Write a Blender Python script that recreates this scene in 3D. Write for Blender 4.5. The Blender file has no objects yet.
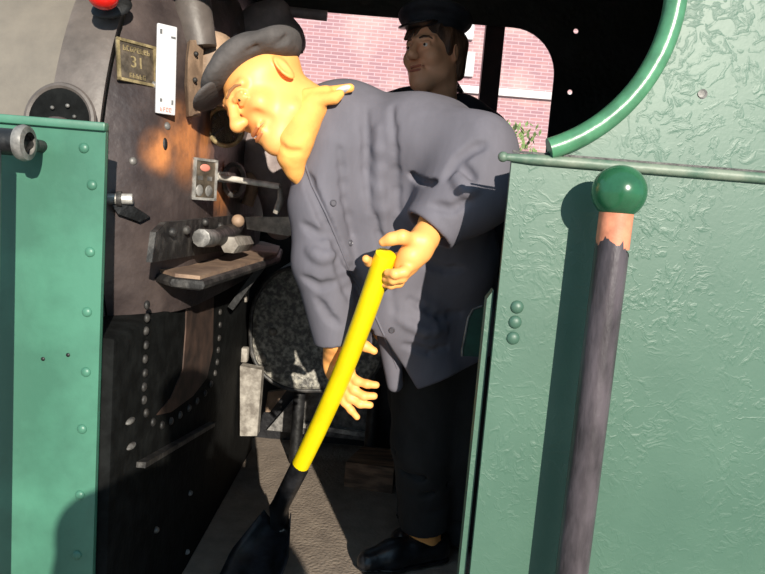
import bpy, bmesh, math, random
import numpy as np
from mathutils.bvhtree import BVHTree
from mathutils import Vector, Matrix
random.seed(4)
SC = bpy.context.scene
COL = SC.collection
V = Vector

# ------------------------------------------------------------------ camera frame (cab floor is z = 0, cab side sheet is the plane y = 1.25)
F = 680.0
PITCH, ROLL = math.radians(7.2), math.radians(4.7)
CAM = V((0, 0, 1.1))
RC = Matrix.Rotation(math.pi/2 - PITCH, 3, 'X') @ Matrix.Rotation(ROLL, 3, 'Z')

def ray(px, py):
    return RC @ V(((px-382.5)/F, -(py-287)/F, -1.0))
def P(px, py, y):
    d = ray(px, py); return CAM + d*(y/d.y)
def PX(px, py, x):
    d = ray(px, py); return CAM + d*(x/d.x)
def PZ(px, py, z):
    d = ray(px, py); return CAM + d*((z-1.1)/d.z)

# ------------------------------------------------------------------ materials
def mat(name, col, rough=.6, metal=0., var=.15, scale=12., bump=.0, bscale=60., spec=.5, col2=None, mixlo=.4, mixhi=.65, detail=6., stretch=None, coat=0., bdist=.01):
    m = bpy.data.materials.new(name); m.use_nodes = True
    nt = m.node_tree; b = nt.nodes['Principled BSDF']
    b.inputs['Roughness'].default_value = rough; b.inputs['Metallic'].default_value = metal
    b.inputs['Specular IOR Level'].default_value = spec
    b.inputs['Coat Weight'].default_value = coat
    tc = nt.nodes.new('ShaderNodeTexCoord')
    mp = nt.nodes.new('ShaderNodeMapping'); nt.links.new(tc.outputs['Object'], mp.inputs['Vector'])
    if stretch: mp.inputs['Scale'].default_value = stretch
    n = nt.nodes.new('ShaderNodeTexNoise'); n.inputs['Scale'].default_value = scale; n.inputs['Detail'].default_value = detail
    n.inputs['Roughness'].default_value = .6
    nt.links.new(mp.outputs['Vector'], n.inputs['Vector'])
    r = nt.nodes.new('ShaderNodeValToRGB'); nt.links.new(n.outputs['Fac'], r.inputs['Fac'])
    c2 = col2 if col2 else tuple(c*(1-var*2) for c in col)
    c1 = col if col2 else tuple(min(1, c*(1+var)) for c in col)
    r.color_ramp.elements[0].position = mixlo; r.color_ramp.elements[0].color = (*c2, 1)
    r.color_ramp.elements[1].position = mixhi; r.color_ramp.elements[1].color = (*c1, 1)
    nt.links.new(r.outputs['Color'], b.inputs['Base Color'])
    if bump:
        bn = nt.nodes.new('ShaderNodeTexNoise'); bn.inputs['Scale'].default_value = bscale; bn.inputs['Detail'].default_value = 4
        nt.links.new(mp.outputs['Vector'], bn.inputs['Vector'])
        bp = nt.nodes.new('ShaderNodeBump'); bp.inputs['Strength'].default_value = bump; bp.inputs['Distance'].default_value = bdist
        nt.links.new(bn.outputs['Fac'], bp.inputs['Height']); nt.links.new(bp.outputs['Normal'], b.inputs['Normal'])
    return m

def mat_blistered(name, col, col2, rough, spec, strength):
    """old brush painted sheet: wrinkled blisters and scratches under thick green paint"""
    m = mat(name, col, rough, 0, scale=3.2, col2=col2, mixlo=.3, mixhi=.72, spec=spec)
    nt = m.node_tree; b = nt.nodes['Principled BSDF']
    tc = nt.nodes.new('ShaderNodeTexCoord')
    n0 = nt.nodes.new('ShaderNodeTexNoise'); n0.inputs['Scale'].default_value = 9; n0.inputs['Detail'].default_value = 3
    nt.links.new(tc.outputs['Object'], n0.inputs['Vector'])
    mx = nt.nodes.new('ShaderNodeVectorMath'); mx.operation = 'MULTIPLY_ADD'
    nt.links.new(n0.outputs['Color'], mx.inputs[0]); mx.inputs[1].default_value = (.12, .12, .12)
    nt.links.new(tc.outputs['Object'], mx.inputs[2])
    n1 = nt.nodes.new('ShaderNodeTexNoise'); n1.inputs['Scale'].default_value = 46; n1.inputs['Detail'].default_value = 5
    n1.inputs['Roughness'].default_value = .55; n1.inputs['Distortion'].default_value = .9
    nt.links.new(mx.outputs[0], n1.inputs['Vector'])
    r1 = nt.nodes.new('ShaderNodeValToRGB'); nt.links.new(n1.outputs['Fac'], r1.inputs['Fac'])
    r1.color_ramp.elements[0].position = .50; r1.color_ramp.elements[1].position = .68
    n2 = nt.nodes.new('ShaderNodeTexNoise'); n2.inputs['Scale'].default_value = 4.5; n2.inputs['Detail'].default_value = 2
    nt.links.new(tc.outputs['Object'], n2.inputs['Vector'])
    r2 = nt.nodes.new('ShaderNodeValToRGB'); nt.links.new(n2.outputs['Fac'], r2.inputs['Fac'])
    r2.color_ramp.elements[0].position = .38; r2.color_ramp.elements[0].color = (.12, .12, .12, 1)
    r2.color_ramp.elements[1].position = .62
    mu = nt.nodes.new('ShaderNodeMath'); mu.operation = 'MULTIPLY'
    nt.links.new(r1.outputs['Color'], mu.inputs[0]); nt.links.new(r2.outputs['Color'], mu.inputs[1])
    n3 = nt.nodes.new('ShaderNodeTexNoise'); n3.inputs['Scale'].default_value = 120; n3.inputs['Detail'].default_value = 3
    nt.links.new(tc.outputs['Object'], n3.inputs['Vector'])
    ad = nt.nodes.new('ShaderNodeMath'); ad.operation = 'MULTIPLY_ADD'
    nt.links.new(n3.outputs['Fac'], ad.inputs[0]); ad.inputs[1].default_value = .12; nt.links.new(mu.outputs[0], ad.inputs[2])
    bp = nt.nodes.new('ShaderNodeBump'); bp.inputs['Strength'].default_value = strength; bp.inputs['Distance'].default_value = .008
    nt.links.new(ad.outputs[0], bp.inputs['Height']); nt.links.new(bp.outputs['Normal'], b.inputs['Normal'])
    return m

M = {}
M['green_side'] = mat_blistered('blistered_green_paint', (.062, .130, .092), (.040, .098, .068), .46, .55, .18)
M['green_tank'] = mat('smooth_green_paint', (.055, .172, .115), .42, var=.12, scale=5, bump=.06, bscale=40)
M['green_bead'] = mat('green_bead_paint', (.07, .22, .115), .28, var=.12, scale=20, bump=.08, bscale=50, spec=.6)
M['green_ball'] = mat('glossy_green_enamel', (.022, .115, .052), .2, var=.15, scale=14, bump=.05, bscale=40, spec=.6)
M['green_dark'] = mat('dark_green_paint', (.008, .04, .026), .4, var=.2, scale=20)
M['primer'] = mat('worn_red_primer', (.62, .23, .13), .55, var=.12, scale=30, bump=.1)
M['pole'] = mat('dark_oxide_paint', (.066, .054, .062), .36, var=.25, scale=26, bump=.18, bscale=90, stretch=(1, 1, .3))
M['black'] = mat('sooty_black', (.012, .012, .013), .5, var=.4, scale=20, bump=.25, bscale=50)
M['soot'] = mat('matt_soot', (.006, .0065, .0065), .8, var=.3, scale=20, bump=.2, spec=.12)
M['cast'] = mat('brown_grey_casting', (.30, .24, .23), .6, col2=(.15, .12, .12), scale=10, bump=.2)
M['cream'] = mat('cream_bounce_paint', (.62, .58, .48), .7, var=.08)  # for the unseen ceiling; pale colour chosen to bounce light into the cab
M['bead'] = mat('pale_highlight_green', (.20, .235, .18), .5, col2=(.08, .14, .10), scale=16, bump=.15)  # highlight on the lit top of the beading, put into a paler green
M['pale'] = mat('pale_scuffed_paint', (.62, .58, .52), .6, col2=(.30, .28, .25), scale=26, bump=.2)
M['black_dirty'] = mat('dusty_black_iron', (.085, .078, .072), .55, col2=(.014, .013, .013), scale=26, mixlo=.46, mixhi=.74, bump=.3, bscale=60)
M['wall_dark'] = mat('black_cab_paint', (.03, .03, .034), .4, col2=(.009, .009, .011), scale=9, mixlo=.45, mixhi=.75, bump=.3, bscale=45)
M['backhead'] = mat('brown_black_boiler_paint', (.092, .070, .066), .42, col2=(.036, .027, .027), scale=8, mixlo=.35, mixhi=.68, bump=.3, bscale=38)
M['rust'] = mat('orange_heat_rust', (.55, .21, .075), .6, col2=(.26, .10, .05), scale=18, bump=.2)
M['cladding'] = mat('dusty_boiler_cladding', (.205, .178, .145), .6, col2=(.115, .10, .085), scale=5, mixlo=.32, mixhi=.7, bump=.15, bscale=30)
M['band'] = mat('dark_cladding_band', (.13, .108, .098), .5, col2=(.07, .058, .052), scale=9, bump=.15, bscale=40)
M['speckle'] = mat('speckled_black_iron', (.50, .47, .40), .5, col2=(.075, .07, .064), scale=60, mixlo=.42, mixhi=.78, bump=.4, bscale=90, detail=3)
M['tan'] = mat('tan_flange_paint', (.36, .24, .16), .6, var=.2, scale=16, bump=.2)
M['steel'] = mat('worn_bright_steel', (.52, .50, .47), .4, .5, var=.25, scale=30, bump=.15)
M['greysteel'] = mat('dull_grey_steel', (.20, .19, .18), .5, .2, var=.3, scale=30, bump=.2)
M['lightpaint'] = mat('chalky_grey_paint', (.36, .33, .29), .7, col2=(.15, .13, .11), scale=24, bump=.25)
M['brass'] = mat('tarnished_brass', (.46, .36, .19), .42, .5, var=.25, scale=40, bump=.15)
M['bronze'] = mat('dark_bronze_plate', (.105, .082, .06), .5, .3, var=.25, scale=40, bump=.2)
M['dial'] = mat('aged_dial_face', (.62, .56, .38), .5, var=.15, scale=30)
M['white'] = mat('white_enamel', (.56, .55, .57), .35, var=.03, scale=10)
M['redmark'] = mat('faded_red_lettering', (.60, .20, .15), .6, var=.1)
M['blackmark'] = mat('faded_black_lettering', (.1, .1, .1), .6, var=.1)
M['redlamp'] = mat('glossy_red_paint', (.80, .018, .012), .25, var=.08, scale=20)
M['floor'] = mat('dusty_cab_floor', (.30, .24, .19), .85, col2=(.19, .15, .12), scale=14, mixlo=.3, mixhi=.7, bump=.5, bscale=90)
M['wood'] = mat('brown_worn_wood', (.26, .15, .09), .7, var=.3, scale=14, bump=.2, stretch=(.3, 3, 3))
M['shelf'] = mat('rusty_shelf_top', (.33, .22, .15), .65, col2=(.17, .11, .08), scale=12, bump=.2)
M['yellow'] = mat('yellow_fibreglass', (.90, .66, .004), .38, var=.05, scale=12, bump=.03)
M['plastic'] = mat('black_plastic', (.014, .014, .016), .3, var=.3, scale=30)
M['scoop'] = mat('black_shovel_steel', (.013, .014, .018), .4, var=.4, scale=22, bump=.1)
M['skin'] = mat('mannequin_skin', (.95, .42, .125), .48, var=.04, scale=14, bump=.03, bscale=80)
M['skin2'] = mat('ruddy_mannequin_skin', (.92, .44, .24), .48, var=.06, scale=14)
M['skin3'] = mat('skin_tone', (.55, .33, .23), .5, var=.06)
M['jacket'] = mat('grey_drill_cotton', (.124, .117, .142), .85, var=.06, scale=9, bump=.25, bscale=16, stretch=(1.6, 1.6, .45), bdist=.006)
M['trousers'] = mat('black_trouser_cloth', (.012, .012, .013), .85, var=.2, scale=10, bump=.4, bscale=14, stretch=(1.5, 1.5, .7), bdist=.012)
M['navy'] = mat('navy_wool', (.014, .016, .026), .8, var=.2, scale=10, bump=.3, bscale=20)
M['capgrey'] = mat('grey_cap_cloth', (.085, .075, .073), .9, var=.12, scale=30, bump=.25, bscale=70)
M['capblack'] = mat('black_cap_cloth', (.012, .013, .020), .75, var=.2, scale=30, bump=.2)
M['scarf'] = mat('orange_scarf_cloth', (.95, .42, .10), .8, var=.08, scale=14, bump=.15)
M['hair'] = mat('brown_hair', (.14, .062, .03), .6, var=.35, scale=40, bump=.8, bscale=60, stretch=(1, 1, .25))
M['leather'] = mat('black_leather', (.013, .014, .017), .3, var=.3, scale=30, bump=.12, bscale=70)
M['eye'] = mat('eye_white', (.75, .68, .6), .3, var=.02)
M['iris'] = mat('dark_iris', (.03, .018, .012), .2, var=.1)
M['lip'] = mat('lip_paint', (.55, .17, .10), .5, var=.05)
M['button'] = mat('grey_button', (.09, .085, .10), .4, var=.1)
M['ground'] = mat('pale_gravel', (.46, .42, .36), .95, var=.15, scale=20, bump=.4)
M['whitepaint'] = mat('white_window_paint', (.55, .54, .55), .6, var=.05)
M['maroon'] = mat('dark_maroon_paint', (.05, .018, .022), .45, var=.2)
M['leaf'] = mat('green_leaf', (.24, .36, .12), .7, var=.3, scale=6)

def mat_brick():
    m = bpy.data.materials.new('pale_red_brick'); m.use_nodes = True
    nt = m.node_tree; b = nt.nodes['Principled BSDF']; b.inputs['Roughness'].default_value = .9
    tc = nt.nodes.new('ShaderNodeTexCoord')
    mp = nt.nodes.new('ShaderNodeMapping'); mp.inputs['Rotation'].default_value = (math.radians(90), 0, 0)
    nt.links.new(tc.outputs['Object'], mp.inputs['Vector'])
    br = nt.nodes.new('ShaderNodeTexBrick'); br.inputs['Scale'].default_value = 1
    br.inputs['Brick Width'].default_value = .20; br.inputs['Row Height'].default_value = .054; br.inputs['Mortar Size'].default_value = .007
    br.inputs['Color1'].default_value = (.36, .19, .20, 1); br.inputs['Color2'].default_value = (.28, .155, .18, 1)
    br.inputs['Mortar'].default_value = (.44, .30, .33, 1)
    nt.links.new(mp.outputs['Vector'], br.inputs['Vector'])
    n = nt.nodes.new('ShaderNodeTexNoise'); n.inputs['Scale'].default_value = 1.1; n.inputs['Detail'].default_value = 4
    nt.links.new(tc.outputs['Object'], n.inputs['Vector'])
    mx = nt.nodes.new('ShaderNodeMix'); mx.data_type = 'RGBA'; mx.blend_type = 'MIX'
    rp = nt.nodes.new('ShaderNodeValToRGB'); rp.color_ramp.elements[0].position = .48; rp.color_ramp.elements[1].position = .75
    rp.color_ramp.elements[1].color = (.7, .7, .7, 1)
    nt.links.new(n.outputs['Fac'], rp.inputs['Fac']); nt.links.new(rp.outputs['Color'], mx.inputs[0])
    nt.links.new(br.outputs['Color'], mx.inputs[6]); mx.inputs[7].default_value = (.62, .46, .42, 1)
    nt.links.new(mx.outputs[2], b.inputs['Base Color'])
    return m
M['brick'] = mat_brick()

# ------------------------------------------------------------------ mesh helpers
def link(name, me, m=None, parent=None, smooth=None):
    o = bpy.data.objects.new(name, me); COL.objects.link(o)
    if m: me.materials.append(m)
    if parent:
        o.parent = parent
        o.matrix_parent_inverse = Matrix.Translation(parent.location).inverted() if parent.type == 'EMPTY' else Matrix.Identity(4)
    return o

def rotm(z, x=None):
    """matrix whose local z looks along z"""
    z = V(z).normalized()
    if x is None: x = V((0, 0, 1)) if abs(z.z) < .9 else V((1, 0, 0))
    y = z.cross(V(x)).normalized(); x = y.cross(z).normalized()
    return Matrix((x, y, z)).transposed()

class MB:
    def __init__(self): self.bm = bmesh.new()
    def _bev(self, verts, w, seg=2):
        es = list({e for v in verts for e in v.link_edges})
        bmesh.ops.bevel(self.bm, geom=es, offset=w, segments=seg, affect='EDGES', profile=.5)
    def box(self, lo, hi, bev=0, rot=None, at=None):
        lo, hi = V(lo), V(hi); c = (lo+hi)/2; s = hi-lo
        r = bmesh.ops.create_cube(self.bm, size=1)
        mtx = Matrix.Translation(at if at is not None else c) @ ((rot.to_4x4()) if rot else Matrix.Identity(4)) @ Matrix.Diagonal((*s, 1))
        bmesh.ops.transform(self.bm, matrix=mtx, verts=r['verts'])
        if bev: self._bev(r['verts'], bev)
        return self
    def obox(self, c, rot, size, bev=0):
        s = V(size)/2; return self.box(-s, s, bev, rot, V(c))
    def beam(self, a, b, w, h, bev=0, side=None):
        a, b = V(a), V(b); R = rotm(b-a, side)
        return self.obox((a+b)/2, R, (w, h, (b-a).length), bev)
    def cyl(self, a, b, r, r2=None, n=24, bev=0):
        a, b = V(a), V(b); d = b-a
        q = bmesh.ops.create_cone(self.bm, cap_ends=True, segments=n, radius1=r, radius2=r if r2 is None else r2, depth=d.length)
        bmesh.ops.transform(self.bm, matrix=Matrix.Translation((a+b)/2) @ rotm(d).to_4x4(), verts=q['verts'])
        if bev:
            fs = [f for f in {f for v in q['verts'] for f in v.link_faces} if len(f.verts) > 4]
            es = list({e for f in fs for e in f.edges})
            bmesh.ops.bevel(self.bm, geom=es, offset=bev, segments=2, affect='EDGES', profile=.5)
        return self
    def sph(self, c, r, rot=None, n=20):
        q = bmesh.ops.create_uvsphere(self.bm, u_segments=n, v_segments=max(6, n//2), radius=1)
        s = (r, r, r) if isinstance(r, (int, float)) else r
        bmesh.ops.transform(self.bm, matrix=Matrix.Translation(V(c)) @ (rot.to_4x4() if rot else Matrix.Identity(4)) @ Matrix.Diagonal((*s, 1)), verts=q['verts'])
        return self
    def tube(self, pts, r, n=12, cap=True, closed=False):
        pts = [V(p) for p in pts]; rs = r if isinstance(r, (list, tuple)) else [r]*len(pts)
        rings = []; prev = None; L = len(pts)
        for i, p in enumerate(pts):
            if closed: t = pts[(i+1) % L]-pts[i-1]
            else: t = pts[min(i+1, L-1)]-pts[max(i-1, 0)]
            t.normalize()
            if prev is None: u = rotm(t).col[0].copy()
            else: u = (prev - t*prev.dot(t)).normalized()
            prev = u; w = t.cross(u)
            rings.append([self.bm.verts.new(p + (u*math.cos(a)+w*math.sin(a))*rs[i]) for a in [2*math.pi*k/n for k in range(n)]])
        for i in range(L if closed else L-1):
            A, B = rings[i], rings[(i+1) % L]
            for k in range(n): self.bm.faces.new((A[k], A[(k+1) % n], B[(k+1) % n], B[k]))
        if cap and not closed:
            self.bm.faces.new(rings[0][::-1]); self.bm.faces.new(rings[-1])
        return self
    def torus(self, c, nrm, R, r, n=40, k=10, rx=1., a0=0, a1=2*math.pi):
        m = rotm(nrm); full = abs(a1-a0-2*math.pi) < 1e-4
        q = n if full else n+1
        pts = [V(c) + m @ V((R*rx*math.cos(t), R*math.sin(t), 0)) for t in [a0+(a1-a0)*i/n for i in range(q)]]
        return self.tube(pts, r, k, True, full)
    def lathe(self, prof, c, axis, n=64, a0=0, a1=2*math.pi):
        """prof: (radius, height) along axis"""
        m = rotm(axis); rings = []
        full = abs(a1-a0-2*math.pi) < 1e-4
        for (r, h) in prof:
            rings.append([self.bm.verts.new(V(c) + m @ V((r*math.cos(a), r*math.sin(a), h))) for a in [a0+(a1-a0)*i/n for i in range(n if full else n+1)]])
        for A, B in zip(rings, rings[1:]):
            q = len(A)
            for k in range(q if full else q-1): self.bm.faces.new((A[k], A[(k+1) % q], B[(k+1) % q], B[k]))
        return self
    def prism(self, pts, d):
        """polygon of 3d points pushed along vector d"""
        d = V(d)
        a = [self.bm.verts.new(V(p)) for p in pts]; b = [self.bm.verts.new(V(p)+d) for p in pts]
        n = len(a)
        f1 = self.bm.faces.new(a); f2 = self.bm.faces.new(b[::-1])
        for i in range(n): self.bm.faces.new((a[i], b[i], b[(i+1) % n], a[(i+1) % n])[::-1])
        f1.normal_update(); f2.normal_update()
        bmesh.ops.triangulate(self.bm, faces=[f1, f2], ngon_method='EAR_CLIP')
        return self
    def build(self, name, m, parent=None, smooth=35):
        bmesh.ops.recalc_face_normals(self.bm, faces=self.bm.faces)
        me = bpy.data.meshes.new(name)
        for f in self.bm.faces: f.smooth = smooth > 0
        if smooth:
            lim = math.radians(smooth)
            for e in self.bm.edges:
                if len(e.link_faces) == 2 and e.calc_face_angle(0) > lim: e.smooth = False
        self.bm.to_mesh(me); self.bm.free()
        return link(name, me, m, parent)

def tag(o, label, cat=None, group=None):
    if label: o['label'] = label
    if cat: o['category'] = cat
    if group: o['group'] = group
    return o
def struct(o, label=None, cat=None):
    o['kind'] = 'structure'
    if label: o['label'] = label
    if cat: o['category'] = cat
    return o
def empty(name, loc, label, cat, group=None):
    o = bpy.data.objects.new(name, None); COL.objects.link(o); o.location = loc
    o.empty_display_size = .05
    return tag(o, label, cat, group)

def text_part(name, body, size, c, rot, m, parent, ext=.0012, sx=1):
    cu = bpy.data.curves.new(name, 'FONT'); cu.body = body; cu.size = size; cu.extrude = ext
    cu.align_x = 'CENTER'; cu.align_y = 'CENTER'
    t = bpy.data.objects.new('tmp', cu)
    me = bpy.data.meshes.new_from_object(t)
    bpy.data.objects.remove(t); bpy.data.curves.remove(cu)
    me.transform(Matrix.Translation(V(c)) @ rot.to_4x4() @ Matrix.Diagonal((sx, 1, 1, 1)))
    return link(name, me, m, parent)

# ------------------------------------------------------------------ implicit surfaces (organic bodies and clothes)
class SDF:
    def __init__(self): self.ops = []
    def cone(self, a, b, ra, rb=None, k=.02, sub=False):
        rb = ra if rb is None else rb
        a, b = np.array(a, float), np.array(b, float); R = max(ra, rb)
        self.ops.append(('cone', (a, b, ra, rb), np.minimum(a, b)-R, np.maximum(a, b)+R, k, sub)); return self
    def chain(self, pts, rs, k=.02, sub=False):
        for i in range(len(pts)-1): self.cone(pts[i], pts[i+1], rs[i], rs[i+1], k, sub)
        return self
    def ball(self, c, r, k=.02, sub=False): return self.cone(c, c, r, r, k, sub)
    def ell(self, c, ax, rad, k=.02, sub=False):
        c = np.array(c, float); A = np.array([list(V(x).normalized()) for x in ax]); rad = np.array(rad, float)
        ext = np.sqrt(((A*rad[:, None])**2).sum(0))
        self.ops.append(('ell', (c, A, rad), c-ext, c+ext, k, sub)); return self
    def cyl(self, a, b, r, k=.004, sub=True):
        a, b = np.array(a, float), np.array(b, float)
        self.ops.append(('cyl', (a, b, r), np.minimum(a, b)-r, np.maximum(a, b)+r, k, sub)); return self
    def half(self, p, n, lo, hi, k=.004, sub=True):
        """removes the side n points to, inside the box lo..hi"""
        self.ops.append(('half', (np.array(p, float), np.array(V(n).normalized())), np.array(lo, float), np.array(hi, float), k, sub)); return self
    def mesh(self, name, m, parent=None, h=.004, fine=(), hf=.0022):
        lo = np.min([o[2] for o in self.ops if not o[5]], 0)-.012; hi = np.max([o[3] for o in self.ops if not o[5]], 0)+.012
        axes = []
        for d in range(3):
            c = [lo[d]]
            while c[-1] < hi[d]:
                x = c[-1]; c.append(x + (hf if any(f[0][d]-h <= x <= f[1][d] for f in fine) else h))
            axes.append(np.array(c, np.float32))
        X, Y, Z = axes
        G = np.full((len(X), len(Y), len(Z)), .5, np.float32)
        for kind, pr, blo, bhi, k, sub in self.ops:
            pad = k + .016 if kind != 'half' else 0
            sl = []
            for d in range(3):
                i0 = np.searchsorted(axes[d], blo[d]-pad); i1 = np.searchsorted(axes[d], bhi[d]+pad)
                sl.append(slice(max(0, i0-1), i1+1))
            sl = tuple(sl)
            g = G[sl]
            if g.size == 0: continue
            px = X[sl[0]][:, None, None]; py = Y[sl[1]][None, :, None]; pz = Z[sl[2]][None, None, :]
            if kind == 'cone':
                a, b, ra, rb = pr; ab = b-a; L2 = max((ab*ab).sum(), 1e-12)
                dx, dy, dz = px-a[0], py-a[1], pz-a[2]
                t = np.clip((dx*ab[0]+dy*ab[1]+dz*ab[2])/L2, 0, 1)
                dist = np.sqrt((dx-t*ab[0])**2+(dy-t*ab[1])**2+(dz-t*ab[2])**2) - (ra+(rb-ra)*t)
            elif kind == 'ell':
                c, A, rad = pr; dx, dy, dz = px-c[0], py-c[1], pz-c[2]
                q = [(dx*A[i][0]+dy*A[i][1]+dz*A[i][2])/rad[i] for i in range(3)]
                k0 = np.sqrt(q[0]**2+q[1]**2+q[2]**2)
                k1 = np.sqrt((q[0]/rad[0])**2+(q[1]/rad[1])**2+(q[2]/rad[2])**2)
                dist = k0*(k0-1)/np.maximum(k1, 1e-6)
            elif kind == 'cyl':
                a, b, r = pr; ab = b-a; L = np.sqrt((ab*ab).sum()); u = ab/L
                dx, dy, dz = px-a[0], py-a[1], pz-a[2]
                t = dx*u[0]+dy*u[1]+dz*u[2]
                rr = np.sqrt(np.maximum((dx-t*u[0])**2+(dy-t*u[1])**2+(dz-t*u[2])**2, 0))
                dist = np.maximum(rr-r, np.maximum(-t, t-L))
            else:
                p, n = pr
                dist = -((px-p[0])*n[0]+(py-p[1])*n[1]+(pz-p[2])*n[2])
            dist = dist.astype(np.float32)
            if sub:
                a_, b_ = g, -dist
                hh = np.maximum(k-np.abs(a_-b_), 0)/k
                G[sl] = np.maximum(a_, b_) + hh*hh*k*.25
            else:
                hh = np.maximum(k-np.abs(g-dist), 0)/k
                G[sl] = np.minimum(g, dist) - hh*hh*k*.25
        # surface nets
        S = G < 0
        n = [s-1 for s in S.shape]
        cnt = np.zeros(n, np.uint8)
        offs = [(i, j, k) for i in (0, 1) for j in (0, 1) for k in (0, 1)]
        for i, j, k in offs: cnt += S[i:i+n[0], j:j+n[1], k:k+n[2]]
        act = np.argwhere((cnt > 0) & (cnt < 8))
        idx = np.full(n, -1, np.int32); idx[tuple(act.T)] = np.arange(len(act))
        acc = np.zeros((len(act), 3)); w = np.zeros(len(act))
        ax3 = (X, Y, Z)
        for d in range(3):
            for o in offs:
                if o[d]: continue
                p0 = act+np.array(o); p1 = p0.copy(); p1[:, d] += 1
                v0 = G[tuple(p0.T)]; v1 = G[tuple(p1.T)]
                c = (v0 < 0) != (v1 < 0)
                t = np.where(c, v0/np.where(c, v0-v1, 1), 0)
                for e in range(3):
                    x0 = ax3[e][p0[:, e]]; x1 = ax3[e][p1[:, e]]
                    acc[:, e] += np.where(c, x0+(x1-x0)*t, 0)
                w += c
        verts = acc/w[:, None]
        quads = []
        for d in range(3):
            e1, e2 = (d+1) % 3, (d+2) % 3
            s0 = [slice(None)]*3; s1 = [slice(None)]*3; s0[d] = slice(0, -1); s1[d] = slice(1, None)
            A, B = S[tuple(s0)], S[tuple(s1)]
            for flag, flip in ((A & ~B, False), (~A & B, True)):
                q = np.argwhere(flag)
                q = q[(q[:, e1] > 0) & (q[:, e2] > 0) & (q[:, e1] < n[e1]) & (q[:, e2] < n[e2])]
                if not len(q): continue
                def cell(a, b):
                    r = q.copy(); r[:, e1] -= a; r[:, e2] -= b; return idx[tuple(r.T)]
                f = np.stack([cell(1, 1), cell(0, 1), cell(0, 0), cell(1, 0)], 1)
                quads.append(f[:, ::-1] if flip else f)
        quads = np.concatenate(quads); quads = quads[(quads >= 0).all(1)]
        # light relaxation along the surface
        nb = np.zeros_like(verts); deg = np.zeros(len(verts))
        for a, b in ((0, 1), (1, 2), (2, 3), (3, 0)):
            np.add.at(nb, quads[:, a], verts[quads[:, b]]); np.add.at(nb, quads[:, b], verts[quads[:, a]])
            np.add.at(deg, quads[:, a], 1); np.add.at(deg, quads[:, b], 1)
        verts = verts*.5 + .5*nb/np.maximum(deg, 1)[:, None]
        me = bpy.data.meshes.new(name)
        me.vertices.add(len(verts)); me.vertices.foreach_set('co', verts.astype(np.float32).ravel())
        me.loops.add(len(quads)*4); me.loops.foreach_set('vertex_index', quads.astype(np.int32).ravel())
        me.polygons.add(len(quads)); me.polygons.foreach_set('loop_start', np.arange(0, len(quads)*4, 4, dtype=np.int32))
        me.polygons.foreach_set('loop_total', np.full(len(quads), 4, np.int32))
        me.update(calc_edges=True); me.validate()
        me.polygons.foreach_set('use_smooth', np.ones(len(me.polygons), bool))
        return link(name, me, m, parent)

# ================================================================== THE CAB SHELL
YD = 1.25          # outer face of the cab side sheet
YF = 2.95          # far cab wall
ZB = 1.196         # height of the beading

# ---- right cab side sheet (lower and upper leaf with the round-cornered opening)
RCX, RCZ, RR = .175, 1.492, .298
arc = []
for i in range(41):
    a = math.radians(-70 + (34+70)*i/40)
    arc.append((RCX+RR*math.cos(a), RCZ+RR*math.sin(a)))
low = MB().prism([(.214, YD, ZB), (.219, YD, -.55), (1.5, YD, -.55), (1.5, YD, ZB)], (0, .012, 0))
side = low.build('wall_near', M['green_side'], smooth=0)
struct(side, 'blistered green painted cab side sheet right of the doorway', 'cab side')
top = [(arc[0][0], YD+.003, ZB+.002)] + [(x, YD+.003, z) for x, z in arc] + [(-1.0, YD+.003, arc[-1][1]), (-1.0, YD+.003, 2.02), (1.5, YD+.003, 2.02), (1.5, YD+.003, ZB+.002)]
u = MB().prism(top, (0, .012, 0)).build('upper_sheet', M['green_side'], side, smooth=0)
b = MB()
pts = [(.196 + .006*0, YD-.004, ZB)] + [(.2+i*.05, YD-.004, ZB) for i in range(1, 27)]
b.tube(pts, [.006]+[.0095]*26, 12); b.sph((.197, YD-.004, ZB), .0095)
b.build('beading', M['bead'], side)
b = MB(); b.box((.214, YD-.0006, ZB+.0095), (1.5, YD+.002, ZB+.0135)); b.build('seam', M['black'], side, smooth=0)
ring = [V((x, YD-.004, z)) for x, z in [(RCX+(RR-.004)*math.cos(math.radians(t)), RCZ+(RR-.004)*math.sin(math.radians(t))) for t in np.linspace(-69.5, 34, 60)]]
MB().tube(ring, .0195, 16).build('opening_beading', M['green_bead'], side)
inn = [V((x, YD+.018, z)) for x, z in [(RCX+(RR+.01)*math.cos(math.radians(t)), RCZ+(RR+.01)*math.sin(math.radians(t))) for t in np.linspace(-68, 34, 50)]]
MB().tube(inn, .012, 8).build('inner_rim', M['tan'], side)
for i, (px, py) in enumerate(((517, 307), (515, 322), (513, 338))):
    c = P(px, py, YD); MB().sph(c, (.0125, .008, .0125)).build('rivet', M['green_side'], side)
c = P(702.5, 94, YD+.003)
o = MB().cyl(c+V((0, -.0012, 0)), c+V((0, .004, 0)), .0085, n=20).build('bolt_hole', M['black'], side)
MB().cyl(c+V((-.003, -.002, 0)), c+V((-.003, .004, 0)), .006, n=16).build('hole_plug', M['greysteel'], side)
# folded edge strip and its latch plate just inside the doorway
a = P(489, 292, 1.285); bb = P(469, 574, 1.285)
st = MB().prism([V((a.x-.004, 1.275, a.z-.012)), V((a.x+.007, 1.275, a.z+.006)), V((a.x+.010, 1.275, -.3)), V((a.x-.004, 1.275, -.3))], (0, .03, 0)).build('door_edge_strip', M['green_side'], side, smooth=0)
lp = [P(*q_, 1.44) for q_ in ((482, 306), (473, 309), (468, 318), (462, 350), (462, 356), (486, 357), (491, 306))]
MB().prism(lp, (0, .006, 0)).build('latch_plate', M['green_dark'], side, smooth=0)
MB().tube([V(p)+V((0, -.002, 0)) for p in lp[:5]], .0022, 6).build('latch_edge', M['greysteel'], side)

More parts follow.
